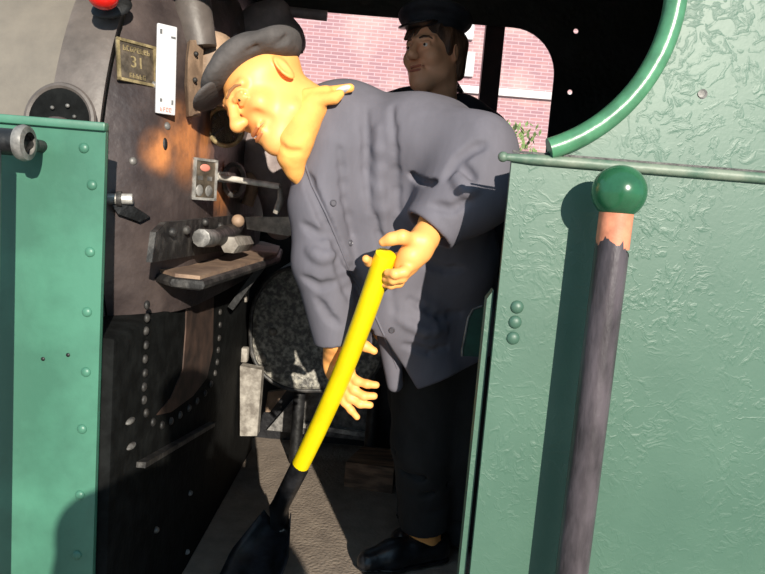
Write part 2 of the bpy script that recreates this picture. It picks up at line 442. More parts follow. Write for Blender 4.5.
# ---- left low side sheet
XL = -.521
XS = P(11, 380, YD).x
tank = MB().box((-1.6, YD-.002, -.55), (XL, YD+.010, 1.186)).build('wall_left', M['green_tank'], smooth=0)
struct(tank, 'smooth green riveted side sheet left of the doorway', 'cab side')
MB().box((-1.6, YD-.012, 1.183), (XL+.002, YD+.010, 1.1985), .003).build('top_rim', M['green_tank'], tank)
for px, py in ((84, 148), (92, 185), (90, 252), (87, 312), (86, 372), (82, 429), (80, 495), (77, 555)):
    c = P(px, py, YD-.002); MB().sph(c, (.0095, .006, .0095)).build('rivet', M['green_tank'], tank)
for px, py in ((43, 359), (68, 355)):
    c = P(px, py, YD-.002); MB().sph(c, (.004, .002, .004)).build('bolt_hole', M['black'], tank)
MB().box((XL-.004, YD+.0095, -.3), (XL, YD+.012, 1.184)).build('edge_angle', M['green_dark'], tank, smooth=0)

# horizontal handrail stub on the left sheet
c = P(24, 143, 1.17)
hr = empty('grab_rail', c, 'dark horizontal grab rail with a ringed end on the left green sheet', 'handrail')
MB().cyl(V((-1.6, 1.17, c.z)), V((c.x-.002, 1.17, c.z)), .0225).build('rail', M['black'], hr)
MB().tube([(-.675, 1.13, c.z-.016), (-.675, 1.13, .6), (-.675, 1.13, -.35)], .0286, 32).build('upright', M['pole'], hr)
MB().cyl((-.675, 1.13, -.3), (-.675, YD-.004, -.3), .018).build('lower_bracket', M['pole'], hr)
MB().lathe([(.019, -.010), (.0285, -.008), (.031, 0), (.0285, .008), (.019, .010)], (c.x, 1.17, c.z), (1, 0, 0), 32).build('end_ring', M['greysteel'], hr)
MB().cyl(V((c.x-.01, 1.17, c.z)), V((c.x-.01, YD-.002, c.z)), .011).build('bracket', M['black_dirty'], hr)

# ---- floor, roof, far wall, end walls, ground
fl = MB().box((-1.4, 1.285, -.05), (1.4, YF+.6, 0)).build('floor', M['floor'], smooth=0); struct(fl)
ce = MB()
prof = []
for i in range(17):
    t = i/16; y = 1.12 + t*1.98; z = 2.02 + .16*math.sin(math.pi*t)
    prof.append((y, z))
ce.prism([(-1.0, y, z) for y, z in prof] + [(-1.0, y, z+.012) for y, z in reversed(prof)], (2.6, 0, 0))
ceil = ce.build('unseen_ceiling', M['cream'], smooth=0); struct(ceil)
# far wall with its round-cornered window opening
wx0, wx1, wz0, wz1, wr = -.62, .645, 1.16, 1.858, .19
hole = []
for cx, cz, a0 in ((wx1-wr, wz1-wr, 0), (wx0+wr, wz1-wr, 90), (wx0+.05, wz0+.05, 180), (wx1-.05, wz0+.05, 270)):
    r = wr if a0 < 180 else .05
    for i in range(11):
        a = math.radians(a0+9*i); hole.append((cx+r*math.cos(a), cz+r*math.sin(a)))
def holed_wall(name, m, outer, holes, y, th):
    bm = bmesh.new()
    def loop(pts, yy):
        vs = [bm.verts.new((x, yy, z)) for x, z in pts]
        return vs, [bm.edges.new((vs[i], vs[(i+1) % len(vs)])) for i in range(len(vs))]
    sets = []
    for yy in (y, y+th):
        ls = [loop(p, yy) for p in [outer]+holes]
        bmesh.ops.triangle_fill(bm, use_beauty=True, edges=[e for l in ls for e in l[1]])
        sets.append([l[0] for l in ls])
    for A, B in zip(*sets):
        n = len(A)
        for i in range(n): bm.faces.new((A[i], A[(i+1) % n], B[(i+1) % n], B[i]))
    me = bpy.data.meshes.new(name); bmesh.ops.recalc_face_normals(bm, faces=bm.faces); bm.to_mesh(me); bm.free()
    return link(name, me, m)
fw = holed_wall('wall_far', M['wall_dark'], [(-1.4, -.55), (1.5, -.55), (1.5, 2.19), (-1.4, 2.19)], [hole] + [[(P(px, py, YF).x+.0105*math.cos(t), P(px, py, YF).z+.0105*math.sin(t)) for t in np.linspace(0, 2*math.pi, 12, endpoint=False)] for px, py in ((576, 31), (570, 92))], YF, .006)
struct(fw)
a = P(492, 12, YF+.06)
MB().box((.345, YF+.03, .9), (.425, YF+.075, 1.95)).build('window_post', M['maroon'], fw, smooth=0)
MB().box((.40, YF-.06, 1.115), (1.1, YF+.01, 1.145)).build('sill', M['wall_dark'], fw, smooth=0)
MB().box((.55, YF-.02, 1.06), (.64, YF-.001, 1.085)).build('sill_bracket', M['greysteel'], fw, smooth=0)
rw = MB().box((1.40, YD+.02, -.5), (1.42, YF, 2.19)).build('wall_right', M['wall_dark'], smooth=0); struct(rw)
lw = MB().prism([(-.62, 2.1+.725*math.cos(t), 1.08+.725*math.sin(t)) for t in np.linspace(math.radians(115), math.radians(0), 24)] + [(-.62, YF-.002, 1.08), (-.62, YF-.002, 2.15), (-.62, 1.80, 2.15)], (-.02, 0, 0)).build('wall_front', M['wall_dark'], smooth=0); struct(lw)
gr = MB().box((-30, -14, -.47), (30, 40, -.40)).build('ground', M['ground'], smooth=0); struct(gr)

# ---- brick wall beyond
bw = MB().box((-14, 11, -.55), (14, 11.2, 8)).build('brick_wall', M['brick'], smooth=0)
struct(bw, 'sunlit red brick wall seen through the far cab window', 'wall')
c0, c1 = P(470, 95, 10.97), P(556, 99, 10.97)
MB().box((c0.x-.3, 10.93, c1.z-.02), (6, 11, c1.z+.09)).build('string_course', M['whitepaint'], bw, smooth=0)
for y0, y1 in ((12, 40), (51, 77)):
    a, b_ = P(459, y0, 10.95), P(473, y1, 10.95)
    MB().box((a.x, 10.93, b_.z), (b_.x, 11, a.z), .01).build('white_block', M['whitepaint'], bw, smooth=0)
# shrub at the wall foot
sh = MB()
cc = P(512, 150, 9.2)
for i in range(420):
    t = random.random(); a = random.random()*6.283; r = .34*math.sqrt(random.random())
    z = cc.z - .9 + 1.25*random.random()
    q = V((cc.x + r*math.cos(a), 9.2 + r*math.sin(a), z))
    R = Matrix.Rotation(random.random()*6, 3, 'Z') @ Matrix.Rotation(random.random()*2-1, 3, 'X')
    s = .05
    vs = [sh.bm.verts.new(q + R @ V(p)) for p in ((-s*.5, 0, 0), (0, -s*.1, s), (s*.5, 0, 0), (0, .01, -s))]
    sh.bm.faces.new(vs)
shr = empty('shrub', (cc.x, 9.2, -.55), 'pale green shrub outside the far window by the dark post', 'shrub')
sh.build('foliage', M['leaf'], shr)
MB().tube([(cc.x, 9.2, -.55), (cc.x+.03, 9.2, .6), (cc.x, 9.2, cc.z-.2)], [.04, .03, .012], 8).build('stem', M['wood'], shr)

# ================================================================== BOILER
BY, BZ = 2.1, 1.08
PROF = [(0, -.47), (.30, -.47), (.48, -.475), (.55, -.49), (.61, -.52), (.655, -.56), (.685, -.60)]
def surf_x(r):
    for (r0, x0), (r1, x1) in zip(PROF, PROF[1:]):
        if r <= r1: return x0+(x1-x0)*(r-r0)/(r1-r0)
    return -9
def on_backhead(px, py):
    d = ray(px, py); t = 1.2
    while t < 3.2:
        q = CAM + d*t
        r = math.hypot(q.y-BY, q.z-BZ)
        if q.x < surf_x(r): break
        t += .002
    r = math.hypot(q.y-BY, q.z-BZ); e = .004
    sl = (surf_x(r+e)-surf_x(r-e))/(2*e) if r < .68 else -1.2
    n = V((1, -sl*(q.y-BY)/r, -sl*(q.z-BZ)/r)).normalized()
    return q, n
bo = empty('boiler', (-.8, BY, 0), 'dusty curved locomotive boiler with a dark riveted backhead inside the cab', 'boiler')
bh = MB().lathe(PROF, (0, BY, BZ), (1, 0, 0), 96)
bmesh.ops.bisect_plane(bh.bm, geom=bh.bm.verts[:]+bh.bm.edges[:]+bh.bm.faces[:], plane_co=(0, 0, .795), plane_no=(0, 0, -1), clear_outer=True)
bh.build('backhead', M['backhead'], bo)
MB().lathe([(.684, -.605), (.705, -.60), (.712, -.615), (.712, -.70), (.703, -.705)], (0, BY, BZ), (1, 0, 0), 120).build('cladding_band', M['band'], bo)
MB().lathe([(.699, -.70), (.699, -2.4)], (0, BY, BZ), (1, 0, 0), 120).build('cladding', M['cladding'], bo)
# firebox below the shelf
MB().box((-.75, 1.268, .0), (-.50, 2.80, .80), .01).build('firebox', M['soot'], bo)
# arched hand hole with its door, low on the cladding
hc = P(60, 121, 1.375)
hh = MB().torus(hc, (0, -1, .12), .066, .007, 40, 8, 1.06); hh.build('hand_hole_rim', M['band'], bo)
MB().lathe([(0, .002), (.064, 0)], hc+V((0, -.004, 0)), (0, -1, .12), 40).build('hand_hole', M['soot'], bo)
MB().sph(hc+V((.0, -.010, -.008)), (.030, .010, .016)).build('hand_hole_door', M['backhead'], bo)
for dx, dz in ((-.012, .024), (.018, .03), (.032, .01)):
    MB().sph(hc+V((dx, -.008, dz)), .004).build('stud', M['greysteel'], bo)
# studs
for px, py in ((82, 60), (167, 126), (133, 161), (155, 85)):
    q, n = on_backhead(px, py)
    if px == 82: q = P(82, 60, 1.452); n = V((.1, -.9, .4))
    MB().sph(q, (.009, .009, .006), rotm(n)).build('bolt', M['greysteel'], bo)
# keyhole
q, n = on_backhead(165, 144); MB().sph(q, (.014, .007, .004), rotm(n)).build('keyhole', M['black'], bo)
# reflected orange light, painted into the backhead colour as soft patches
def paint_reflection(m, centres):
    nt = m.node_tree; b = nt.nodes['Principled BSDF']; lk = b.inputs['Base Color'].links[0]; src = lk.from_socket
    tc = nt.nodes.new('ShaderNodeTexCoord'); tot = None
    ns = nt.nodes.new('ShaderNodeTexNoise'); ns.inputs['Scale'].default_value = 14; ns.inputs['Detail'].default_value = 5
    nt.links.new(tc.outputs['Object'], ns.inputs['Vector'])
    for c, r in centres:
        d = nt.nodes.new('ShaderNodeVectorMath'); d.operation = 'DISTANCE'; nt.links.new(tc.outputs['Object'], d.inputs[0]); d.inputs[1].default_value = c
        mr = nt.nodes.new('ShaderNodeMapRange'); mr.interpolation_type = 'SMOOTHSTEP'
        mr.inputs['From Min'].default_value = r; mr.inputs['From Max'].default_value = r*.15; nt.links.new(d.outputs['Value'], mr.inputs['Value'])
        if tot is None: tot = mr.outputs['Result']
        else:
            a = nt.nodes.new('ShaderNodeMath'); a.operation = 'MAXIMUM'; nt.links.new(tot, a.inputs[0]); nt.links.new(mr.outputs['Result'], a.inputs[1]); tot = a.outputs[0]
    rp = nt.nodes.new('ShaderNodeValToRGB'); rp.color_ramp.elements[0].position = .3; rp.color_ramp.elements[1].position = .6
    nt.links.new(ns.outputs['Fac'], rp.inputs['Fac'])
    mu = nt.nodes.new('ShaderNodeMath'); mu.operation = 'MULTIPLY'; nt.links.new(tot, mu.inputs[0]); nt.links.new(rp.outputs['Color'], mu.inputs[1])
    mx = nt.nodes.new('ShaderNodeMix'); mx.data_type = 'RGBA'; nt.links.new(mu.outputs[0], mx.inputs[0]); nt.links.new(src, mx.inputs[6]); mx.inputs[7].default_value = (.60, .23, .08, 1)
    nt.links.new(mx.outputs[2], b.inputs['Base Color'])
paint_reflection(M['backhead'], [(tuple(on_backhead(*q)[0]), r) for q, r in (((160, 152), .065), ((190, 142), .13), ((204, 150), .11), ((222, 190), .13))])
# rivets round the lower firebox panel
U = [(147, 305), (147, 318), (146, 331), (146, 345), (145, 359), (145, 373), (144, 387), (144, 400), (146, 413), (153, 422), (162, 425), (171, 421), (180, 415), (189, 408), (197, 401), (205, 393), (211, 384), (215, 373), (217, 362), (218, 350), (219, 338), (220, 325), (220, 312)]
for px, py in U:
    q = PX(px, py, -.498); MB().sph(q, (.006, .010, .010)).build('rivet', M['black_dirty'], bo)
pl = [PX(px, py, -.499) for px, py in ((186, 292), (213, 290), (212, 350), (206, 378), (192, 396), (170, 412), (156, 415), (170, 398), (182, 370), (185, 330))]
MB().prism(pl, (.003, 0, 0)).build('rusty_panel', mat('dull_rust_panel', (.062, .034, .024), .7, var=.3), bo, smooth=0)
for px, py in ((130, 421), (131, 446)): MB().sph(PX(px, py, -.498), (.008, .02, .006)).build('bolt', M['greysteel'], bo)
for px, py in ((187, 552), (190, 493), (156, 530)): MB().sph(PX(px, py, -.498), .008).build('bolt', M['greysteel'], bo)
MB().beam(PX(141, 465, -.49), PX(212, 424, -.49), .012, .02).build('diagonal_bar', M['black_dirty'], bo)

def worn_letters(name, n, w, h, q, R, y, z, m, parent):
    """a row of raised letters too worn to read"""
    b = MB(); rnd = random.Random(n); st = w/n
    for k in range(n):
        x = -w/2 + st*(k+.5)
        b.obox(q+R @ V((x-st*.28, y, z)), R, (st*.2, h, .0016))
        for yy in rnd.sample((-.42, 0, .42), 2): b.obox(q+R @ V((x, y+h*yy, z)), R, (st*.62, h*.18, .0016))
        if rnd.random() > .4: b.obox(q+R @ V((x+st*.24, y+h*rnd.choice((-.2, .2)), z)), R, (st*.18, h*.6, .0016))
    return b.build(name, m, parent, smooth=0)

# ---- plates on the backhead
def frame_at(px, py, dx, dy):
    """local frame (x along the plate, y up, z out) fitted to the surface"""
    q, n = on_backhead(px, py)
    up = V((0, 0, 1)); x = up.cross(n).normalized(); y = n.cross(x).normalized()
    return q, Matrix((x, y, n)).transposed()
q, R = frame_at(134, 64, 0, 0)
n_ = V((.80, -.58, .14)).normalized(); x_ = V((0, 0, 1)).cross(n_).normalized(); R = Matrix((x_, n_.cross(x_), n_)).transposed()
q = q + n_*.008
np_ = empty('nameplate', q, 'square dark bronze nameplate with raised border on the backhead', 'sign')
w, h = .094, .088
MB().obox(q, R, (w, h, .006), .0015).build('plate', M['bronze'], np_)
fr = MB()
for s in (-1, 1):
    fr.obox(q + R @ V((s*(w/2-.003), 0, .004)), R, (.006, h, .005)); fr.obox(q + R @ V((0, s*(h/2-.003), .004)), R, (w, .006, .005))
fr.build('border', M['brass'], np_)
worn_letters('top_lettering', 8, .066, .011, q, R, .026, .0035, M['brass'], np_)
text_part('numeral', '31', .034, q+R @ V((0, -.001, .0032)), R, M['brass'], np_)
worn_letters('bottom_lettering', 5, .040, .010, q, R, -.029, .0035, M['brass'], np_)

q, R0 = frame_at(161, 73, 0, 0)
n_ = V((.62, -.78, .05)).normalized(); x_ = V((0, 0, 1)).cross(n_).normalized(); R = Matrix((x_, n_.cross(x_), n_)).transposed()
q = q + n_*.030 + V((0, 0, .002))
wp = empty('gauge_board', q, 'tall white enamel strip standing upright on the backhead right of the nameplate', 'sign')
MB().obox(q, R, (.044, .190, .008), .003).build('board', M['white'], wp)
for sx, sy, ww, hh_ in ((-.011, -.066, .005, .007), (.014, -.068, .004, .010), (-.014, .078, .005, .010), (.013, .070, .010, .004)):
    MB().obox(q+R @ V((sx, sy, .0045)), R, (ww, hh_, .001)).build('black_mark', M['blackmark'], wp)
worn_letters('red_lettering', 4, .026, .009, q, R, -.085, .0042, M['redmark'], wp)
MB().obox(q+R @ V((0, .02, -.008)), R, (.02, .12, .014)).build('mount', M['greysteel'], wp)

q, R0 = frame_at(198, 179, 0, 0)
n_ = V((.80, -.60, 0)).normalized(); x_ = V((0, 0, 1)).cross(n_).normalized(); R = Matrix((x_, n_.cross(x_), n_)).transposed()
q = q + n_*.02
ip = empty('instruction_plate', q, 'small framed instruction plate with round symbols on the backhead', 'sign')
w, h = .072, .100
MB().obox(q, R, (w, h, .012), .001).build('plate', M['bronze'], ip)
fr = MB()
fr.obox(q+R @ V((-w/2+.004, 0, .006)), R, (.008, h, .008)); fr.obox(q+R @ V((w/2-.003, 0, .006)), R, (.006, h, .006))
fr.obox(q+R @ V((0, h/2-.003, .006)), R, (w, .006, .006)); fr.obox(q+R @ V((0, -h/2+.003, .006)), R, (w, .006, .006))
fr.build('border', M['steel'], ip)
MB().sph(q+R @ V((.0, .028, .006)), (.015, .009, .003), R).build('oval_symbol', M['redmark'], ip)
for sx in (-1, 1):
    MB().sph(q+R @ V((sx*.014, -.027, .006)), (.011, .014, .003), R).build('round_symbol', M['greysteel'], ip)
    MB().obox(q+R @ V((sx*.014, .003, .0065)), R, (.014, .010, .002)).build('square_symbol', M['greysteel'], ip)

# ---- pressure gauge
q = P(224, 127, on_backhead(224, 127)[0].y-.10); nrm = V((.55, -.83, 0)).normalized()
pg = empty('pressure_gauge', q, 'round brass-rimmed pressure gauge half hidden behind the face of the stooping figure', 'gauge')
MB().lathe([(0, 0), (.044, 0), (.046, .012)], q, nrm, 48).build('dial', M['dial'], pg)
MB().torus(q+nrm*.012, nrm, .048, .006, 48, 10).build('rim', M['brass'], pg)
Rg = rotm(nrm, (0, 0, 1))
for i in range(11):
    a = math.radians(-130+26*i)
    MB().obox(q+nrm*.003+Rg @ V((.034*math.cos(a), .034*math.sin(a), 0)), Rg @ Matrix.Rotation(a, 3, 'Z'), (.010, .003, .002)).build('scale_mark', M['blackmark'], pg)
MB().beam(q+nrm*.006, q+nrm*.006+Rg @ V((-.02, .025, 0)), .004, .002).build('needle', M['blackmark'], pg)
MB().cyl(q-nrm*.0, q-nrm*.06, .046).build('case', M['bronze'], pg)

# ---- tan pipe flange and the vertical steam pipe above it
def near(px, py, d=.05):
    return P(px, py, on_backhead(px, py)[0].y - d)
sp = empty('steam_pipe', near(198, 74), 'dark upright steam pipe with a tan bolted flange beside the white strip', 'pipe')
MB().tube([near(190, -14, .03), near(193, 12, .03), near(200, 48, .02)], [.045, .045, .040], 20).build('pipe', M['band'], sp)
fl_ = [near(190, 40), near(188, 60), near(187, 85), near(189, 116), near(201, 116), near(202, 85), near(203, 60), near(204, 40)]
MB().prism(fl_, (-0.015, .03, 0)).build('flange', M['tan'], sp, smooth=0)
MB().tube([near(212, 40, .02), near(210, 75, .02), near(210, 106, .02)], [.05, .055, .045], 20).build('elbow', M['tan'], sp)
for px, py in ((196, 54), (195, 80), (195, 106)): MB().sph(near(px, py, .055), .006).build('bolt', M['black_dirty'], sp)
bp_ = [near(*q_, .006) for q_ in ((205, -4), (222, -6), (240, 24), (236, 36), (214, 34))]
MB().prism(bp_, (-.01, .0, 0)).build('pale_plate', mat('pale_grey_panel', (.30, .28, .32), .6), bo, smooth=0)

# ---- manifold casting with its handles behind the flat cap
q = P(255, 30, 2.2)
mf = empty('steam_manifold', q, 'dark steam manifold casting with stub handles above the flat cap', 'valve')
S = SDF()
S.chain([P(205, 43, 2.2), P(225, 46, 2.2), P(243, 36, 2.2), P(260, 22, 2.2), P(276, 14, 2.2)], [.035, .045, .05, .05, .045], .03)
S.chain([P(276, 14, 2.2), P(290, 35, 2.2), P(296, 44, 2.2)], [.04, .035, .03], .02)
S.chain([P(262, 35, 2.2), P(285, 40, 2.2)], [.06, .05], .03)
S.mesh('casting', M['cast'], mf, .008)
MB().cyl(P(272, 10, 2.2), P(327, 16, 2.2), .0155).build('handle', M['cast'], mf)
MB().cyl(P(297, 30, 2.18), P(297, 53, 2.18), .018, .02, bev=.003).build('stub', M['cast'], mf)

# ---- red knob in its dark oval socket
q = P(113, 5, 1.55)
rk = empty('red_knob', q, 'glossy red knob in a dark oval recess at the top left of the boiler', 'knob')
d_ = V((.25, -.8, .5)).normalized()
MB().sph(P(112, 8, 1.475), (.044, .026, .010), rotm(d_, (.75, .1, .65))).build('socket', M['black'], rk)
MB().sph(P(103, -4, 1.40), (.030, .030, .026)).build('knob', M['redlamp'], rk)
MB().cyl(P(103, -4, 1.40), P(110, 3, 1.47), .010).build('stem', M['steel'], rk)

# ---- shelf over the firebox
zt = .905
sf = [PZ(150, 266, zt), PZ(175, 278, zt-.01), PZ(200, 276, zt), PZ(277, 254, zt), PZ(280, 246, zt), PZ(262, 241, zt), PZ(235, 244, zt), PZ(160, 262, zt)]
sf = [V((p.x, p.y, zt)) for p in sf]
sh_ = empty('shelf', sf[2], 'rusty iron shelf with a chipped edge in front of the backhead', 'shelf')
MB().prism(sf, (0, 0, -.018)).build('top', M['shelf'], sh_, smooth=0)
MB().tube([p+V((0, 0, -.02)) for p in sf[:5]], .012, 8).build('edge_lip', M['black_dirty'], sh_)
MB().beam(sf[3]+V((-.03, 0, -.02)), V((-.48, sf[3].y, .72)), .02, .03).build('bracket', M['black'], sh_)
bkp = [PX(146, 262, -.475), PX(150, 232, -.475), PX(160, 222, -.475), PX(250, 213, -.475), PX(252, 245, -.475)]
MB().prism(bkp, (.012, 0, 0)).build('back_plate', M['black_dirty'], sh_, smooth=0)
for px, py in ((172, 232), (186, 230), (205, 222), (220, 226)): MB().sph(PX(px, py, -.46), .011).build('bolt', M['black_dirty'], sh_)

# ---- injector valve lying on the shelf
Qv = lambda px, py, x=-.425: PX(px, py, x)
c = Qv(225, 238)
iv = empty('injector_valve', V((c.x, c.y, zt)), 'grey injector valve with a hexagon nut sitting on the rusty shelf', 'valve')
MB().cyl(Qv(201, 238), Qv(212, 238), .022, n=10, bev=.003).build('inlet', M['greysteel'], iv)
S = SDF(); S.chain([Qv(210, 238), Qv(224, 236), Qv(236, 228)], [.020, .023, .018], .02); S.ball(Qv(238, 223), .018, .02)
S.mesh('body', M['black_dirty'], iv, .005)
MB().cyl(Qv(229, 245, -.40), Qv(246, 243, -.40), .024, n=6, bev=.003).build('nut', M['lightpaint'], iv)
MB().sph(Qv(238, 221, -.41), .018).build('cap', M['tan'], iv)

# ---- stop valve handwheel and spindle
nv = lambda px, py, d=.10: near(px, py, d)
hv = empty('valve_handwheel', nv(236, 179), 'small dark handwheel on a bright horizontal valve spindle left of the orange scarf', 'valve')
h0, h1 = nv(220, 177), nv(220, 177) + V((.16, -.02, -.012))
MB().cyl(h0, h1, .008).build('spindle', M['pale'], hv)
ax = (V((.9, -.45, 0))).normalized()
MB().torus(nv(234, 180), ax, .044, .0075, 32, 8).build('wheel', M['greysteel'], hv)
MB().cyl(nv(222, 177), nv(232, 178), .016, n=6).build('gland_nut', M['pale'], hv)
MB().sph(nv(236, 194), .012).build('drain_plug', M['lightpaint'], hv)
MB().tube([h1, h1+V((.006, 0, -.03)), h1+V((-.006, 0, -.07))], [.006, .010, .008], 10).build('handle', M['lightpaint'], hv)
c = P(275, 190, 2.25)
wp2 = empty('water_pipe', c, 'dark bulbous water pipe behind the scarf of the stooping figure', 'pipe')
S = SDF(); S.chain([P(250, 150, 2.25), P(262, 160, 2.25), P(275, 185, 2.25), P(280, 225, 2.25)], [.06, .075, .055, .05], .03); S.mesh('pipe', M['cast'], wp2, .008)
MB().tube([P(247, 205, 2.18), P(252, 190, 2.18), P(250, 175, 2.2)], .02, 10).build('branch', M['tan'], wp2)

# ---- pale ledge block right of the valve
a = P(244, 217, 2.15)
lb = MB().prism([P(245, 217, 2.15), P(297, 217, 2.15), P(298, 230, 2.15), P(288, 236, 2.15), P(247, 229, 2.15)], (.01, .12, .0)).build('ledge_block', M['pale'], smooth=0)
tag(lb, 'pale worn ledge block between the injector valve and the grey jacket', 'ledge')

# ---- pale lever by the left sheet
lv = empty('regulator_lever', near(120, 200, .02), 'pale stub lever with dark bracket just right of the left green sheet', 'lever')
MB().cyl(near(102, 199, .0), near(133, 199, .03), .0115, bev=.002).build('stub', M['steel'], lv)
MB().prism([near(112, 205, .02), near(130, 204, .02), near(150, 217, .02), near(140, 222, .02), near(118, 214, .02)], (-.01, .03, 0)).build('bracket', M['black'], lv, smooth=0)
MB().cyl(near(117, 199, .016), near(122, 199, .02), .016).build('collar', M['black_dirty'], lv)

# ---- speckled round-cornered drum (fire door) with hinges
yd = 2.5
o = []
x0, x1, y0, y1 = 249, 385, 264, 392
for cx, cy, rx, ry, a0 in ((x1-40, y1-40, 40, 40, 0), (x0+52, y1-50, 52, 50, 90), (x0+50, y0+60, 50, 60, 180), (x1-40, y0+40, 40, 40, 270)):
    for i in range(9):
        a = math.radians(a0+11.25*i); o.append(P(cx+rx*math.cos(a), cy+ry*math.sin(a), yd))
dr = empty('iron_tank', V((-.15, yd, 0)), 'speckled black iron tank with rounded corners behind the hanging arm', 'tank')
dm = MB(); cen = sum(o, V())/len(o)
for k, (sc, dy) in enumerate(((.0, -.018), (.80, -.016), (.86, -.02), (.95, -.012), (1., .004))):
    pass
rings = []
for sc, dy in ((.82, -.012), (.90, -.014), (.97, -.004), (1.0, .02), (1.0, .30)):
    rings.append([dm.bm.verts.new(cen + (p-cen)*sc + V((0, dy, 0))) for p in o])
dm.bm.faces.new(rings[0])
for A, B in zip(rings, rings[1:]):
    for i in range(len(A)): dm.bm.faces.new((A[i], A[(i+1) % len(A)], B[(i+1) % len(A)], B[i]))
dm.build('shell', M['speckle'], dr)
MB().tube([cen+(p-cen)*.97+V((0, -.008, 0)) for p in o], .008, 8, closed=True).build('rim', M['black_dirty'], dr)
MB().sph(P(262, 358, yd-.016), (.018, .010, .018)).build('rivet', M['lightpaint'], dr)
MB().sph(P(273, 332, yd-.016), (.016, .008, .014)).build('rivet', M['lightpaint'], dr)
for y_ in (294, 354):
    MB().obox(P(240, y_, yd-.02), Matrix.Identity(3), (.062, .04, .055), .006).build('hinge_lug', M['lightpaint'], dr)
MB().cyl(P(240, 288, yd+.01), P(240, 362, yd+.01), .010).build('hinge_pin', M['greysteel'], dr)
for px, py in ((300, 450), (375, 450)):
    MB().cyl(P(px, 385, yd+.2), V((P(px, 385, yd+.2).x, yd+.2, 0)), .025).build('leg', M['black'], dr)

# ---- upright grey post
a, b_ = P(251, 366, 2.42), P(247, 440, 2.42)
po = MB().prism([P(240, 366, 2.42), P(262, 370, 2.42), P(257, 436, 2.42), P(240, 436, 2.42)], (0, .05, 0)).build('upright_post', M['lightpaint'], smooth=0)
tag(po, 'short pale grey upright post standing below the left edge of the iron tank', 'post')

# ---- low locker behind the shovel
lk = empty('low_locker', V((-.2, 3.0, 0)), 'low dark metal locker with a lit edge picked out bright behind the yellow shaft', 'locker')
MB().prism([P(267, 430, 2.90), P(300, 392, 2.90), P(375, 392, 2.90), P(375, 442, 2.90)], (0, .04, 0)).build('front', M['greysteel'], lk, smooth=0)
MB().beam(P(298, 424, 2.885), P(376, 436, 2.885), .02, .022).build('lit_edge', M['steel'], lk)  # lit top edge, its light put in as a brighter steel strip
MB().prism([P(265, 412, 2.88), P(268, 392, 2.88), P(287, 390, 2.88), P(270, 412, 2.88)], (0, .03, 0)).build('lit_side', M['tan'], lk, smooth=0)  # lit piece at the left end, its brightness put into a tan colour

# ---- brown wooden block on the floor
wb0 = PZ(347, 492, 0); 
wb = MB().prism([V((-.085, 2.50, 0)), V((.10, 2.47, 0)), V((.12, 2.66, 0)), V((-.03, 2.68, 0))], (0, 0, .10)).build('wooden_block', M['wood'], smooth=0)
tag(wb, 'low brown wooden block on the floor just left of the black trousers', 'block')

# ================================================================== HANDRAIL POST
def post(ball, label, seed):
    hp = empty('handrail_post', (ball.x, ball.y, -.3), label, 'handrail')
    MB().sph(ball, .0455, n=48).build('ball_knob', M['green_ball'], hp)
    zt2 = ball.z-.031; zm = P(610, 246, 1.165).z
    MB().cyl((ball.x, ball.y, zm-.004), (ball.x, ball.y, zt2), .0283, n=40).build('worn_collar', M['primer'], hp)
    pm = MB(); n = 64; r0 = .0286; rows = []; rnd = random.Random(seed)
    tops = [zm - .004 + .010*math.sin(i*.5)*rnd.random() + (.012 if 30 < i < 52 else -.006) for i in range(n)]
    rows.append([pm.bm.verts.new((ball.x+r0*math.cos(2*math.pi*i/n), ball.y+r0*math.sin(2*math.pi*i/n), tops[i])) for i in range(n)])
    for z in (1.0, .6, .2, -.3):
        rows.append([pm.bm.verts.new((ball.x+r0*math.cos(2*math.pi*i/n), ball.y+r0*math.sin(2*math.pi*i/n), z)) for i in range(n)])
    for A, B in zip(rows, rows[1:]):
        for i in range(n): pm.bm.faces.new((A[i], A[(i+1) % n], B[(i+1) % n], B[i]))
    pm.build('pole', M['pole'], hp)
    MB().cyl((ball.x, ball.y, -.25), (ball.x, YD-.004, -.25), .018).build('bracket', M['pole'], hp)
post(P(619, 192, 1.165), 'dark upright handrail post with a green ball top in front of the right sheet', 3)

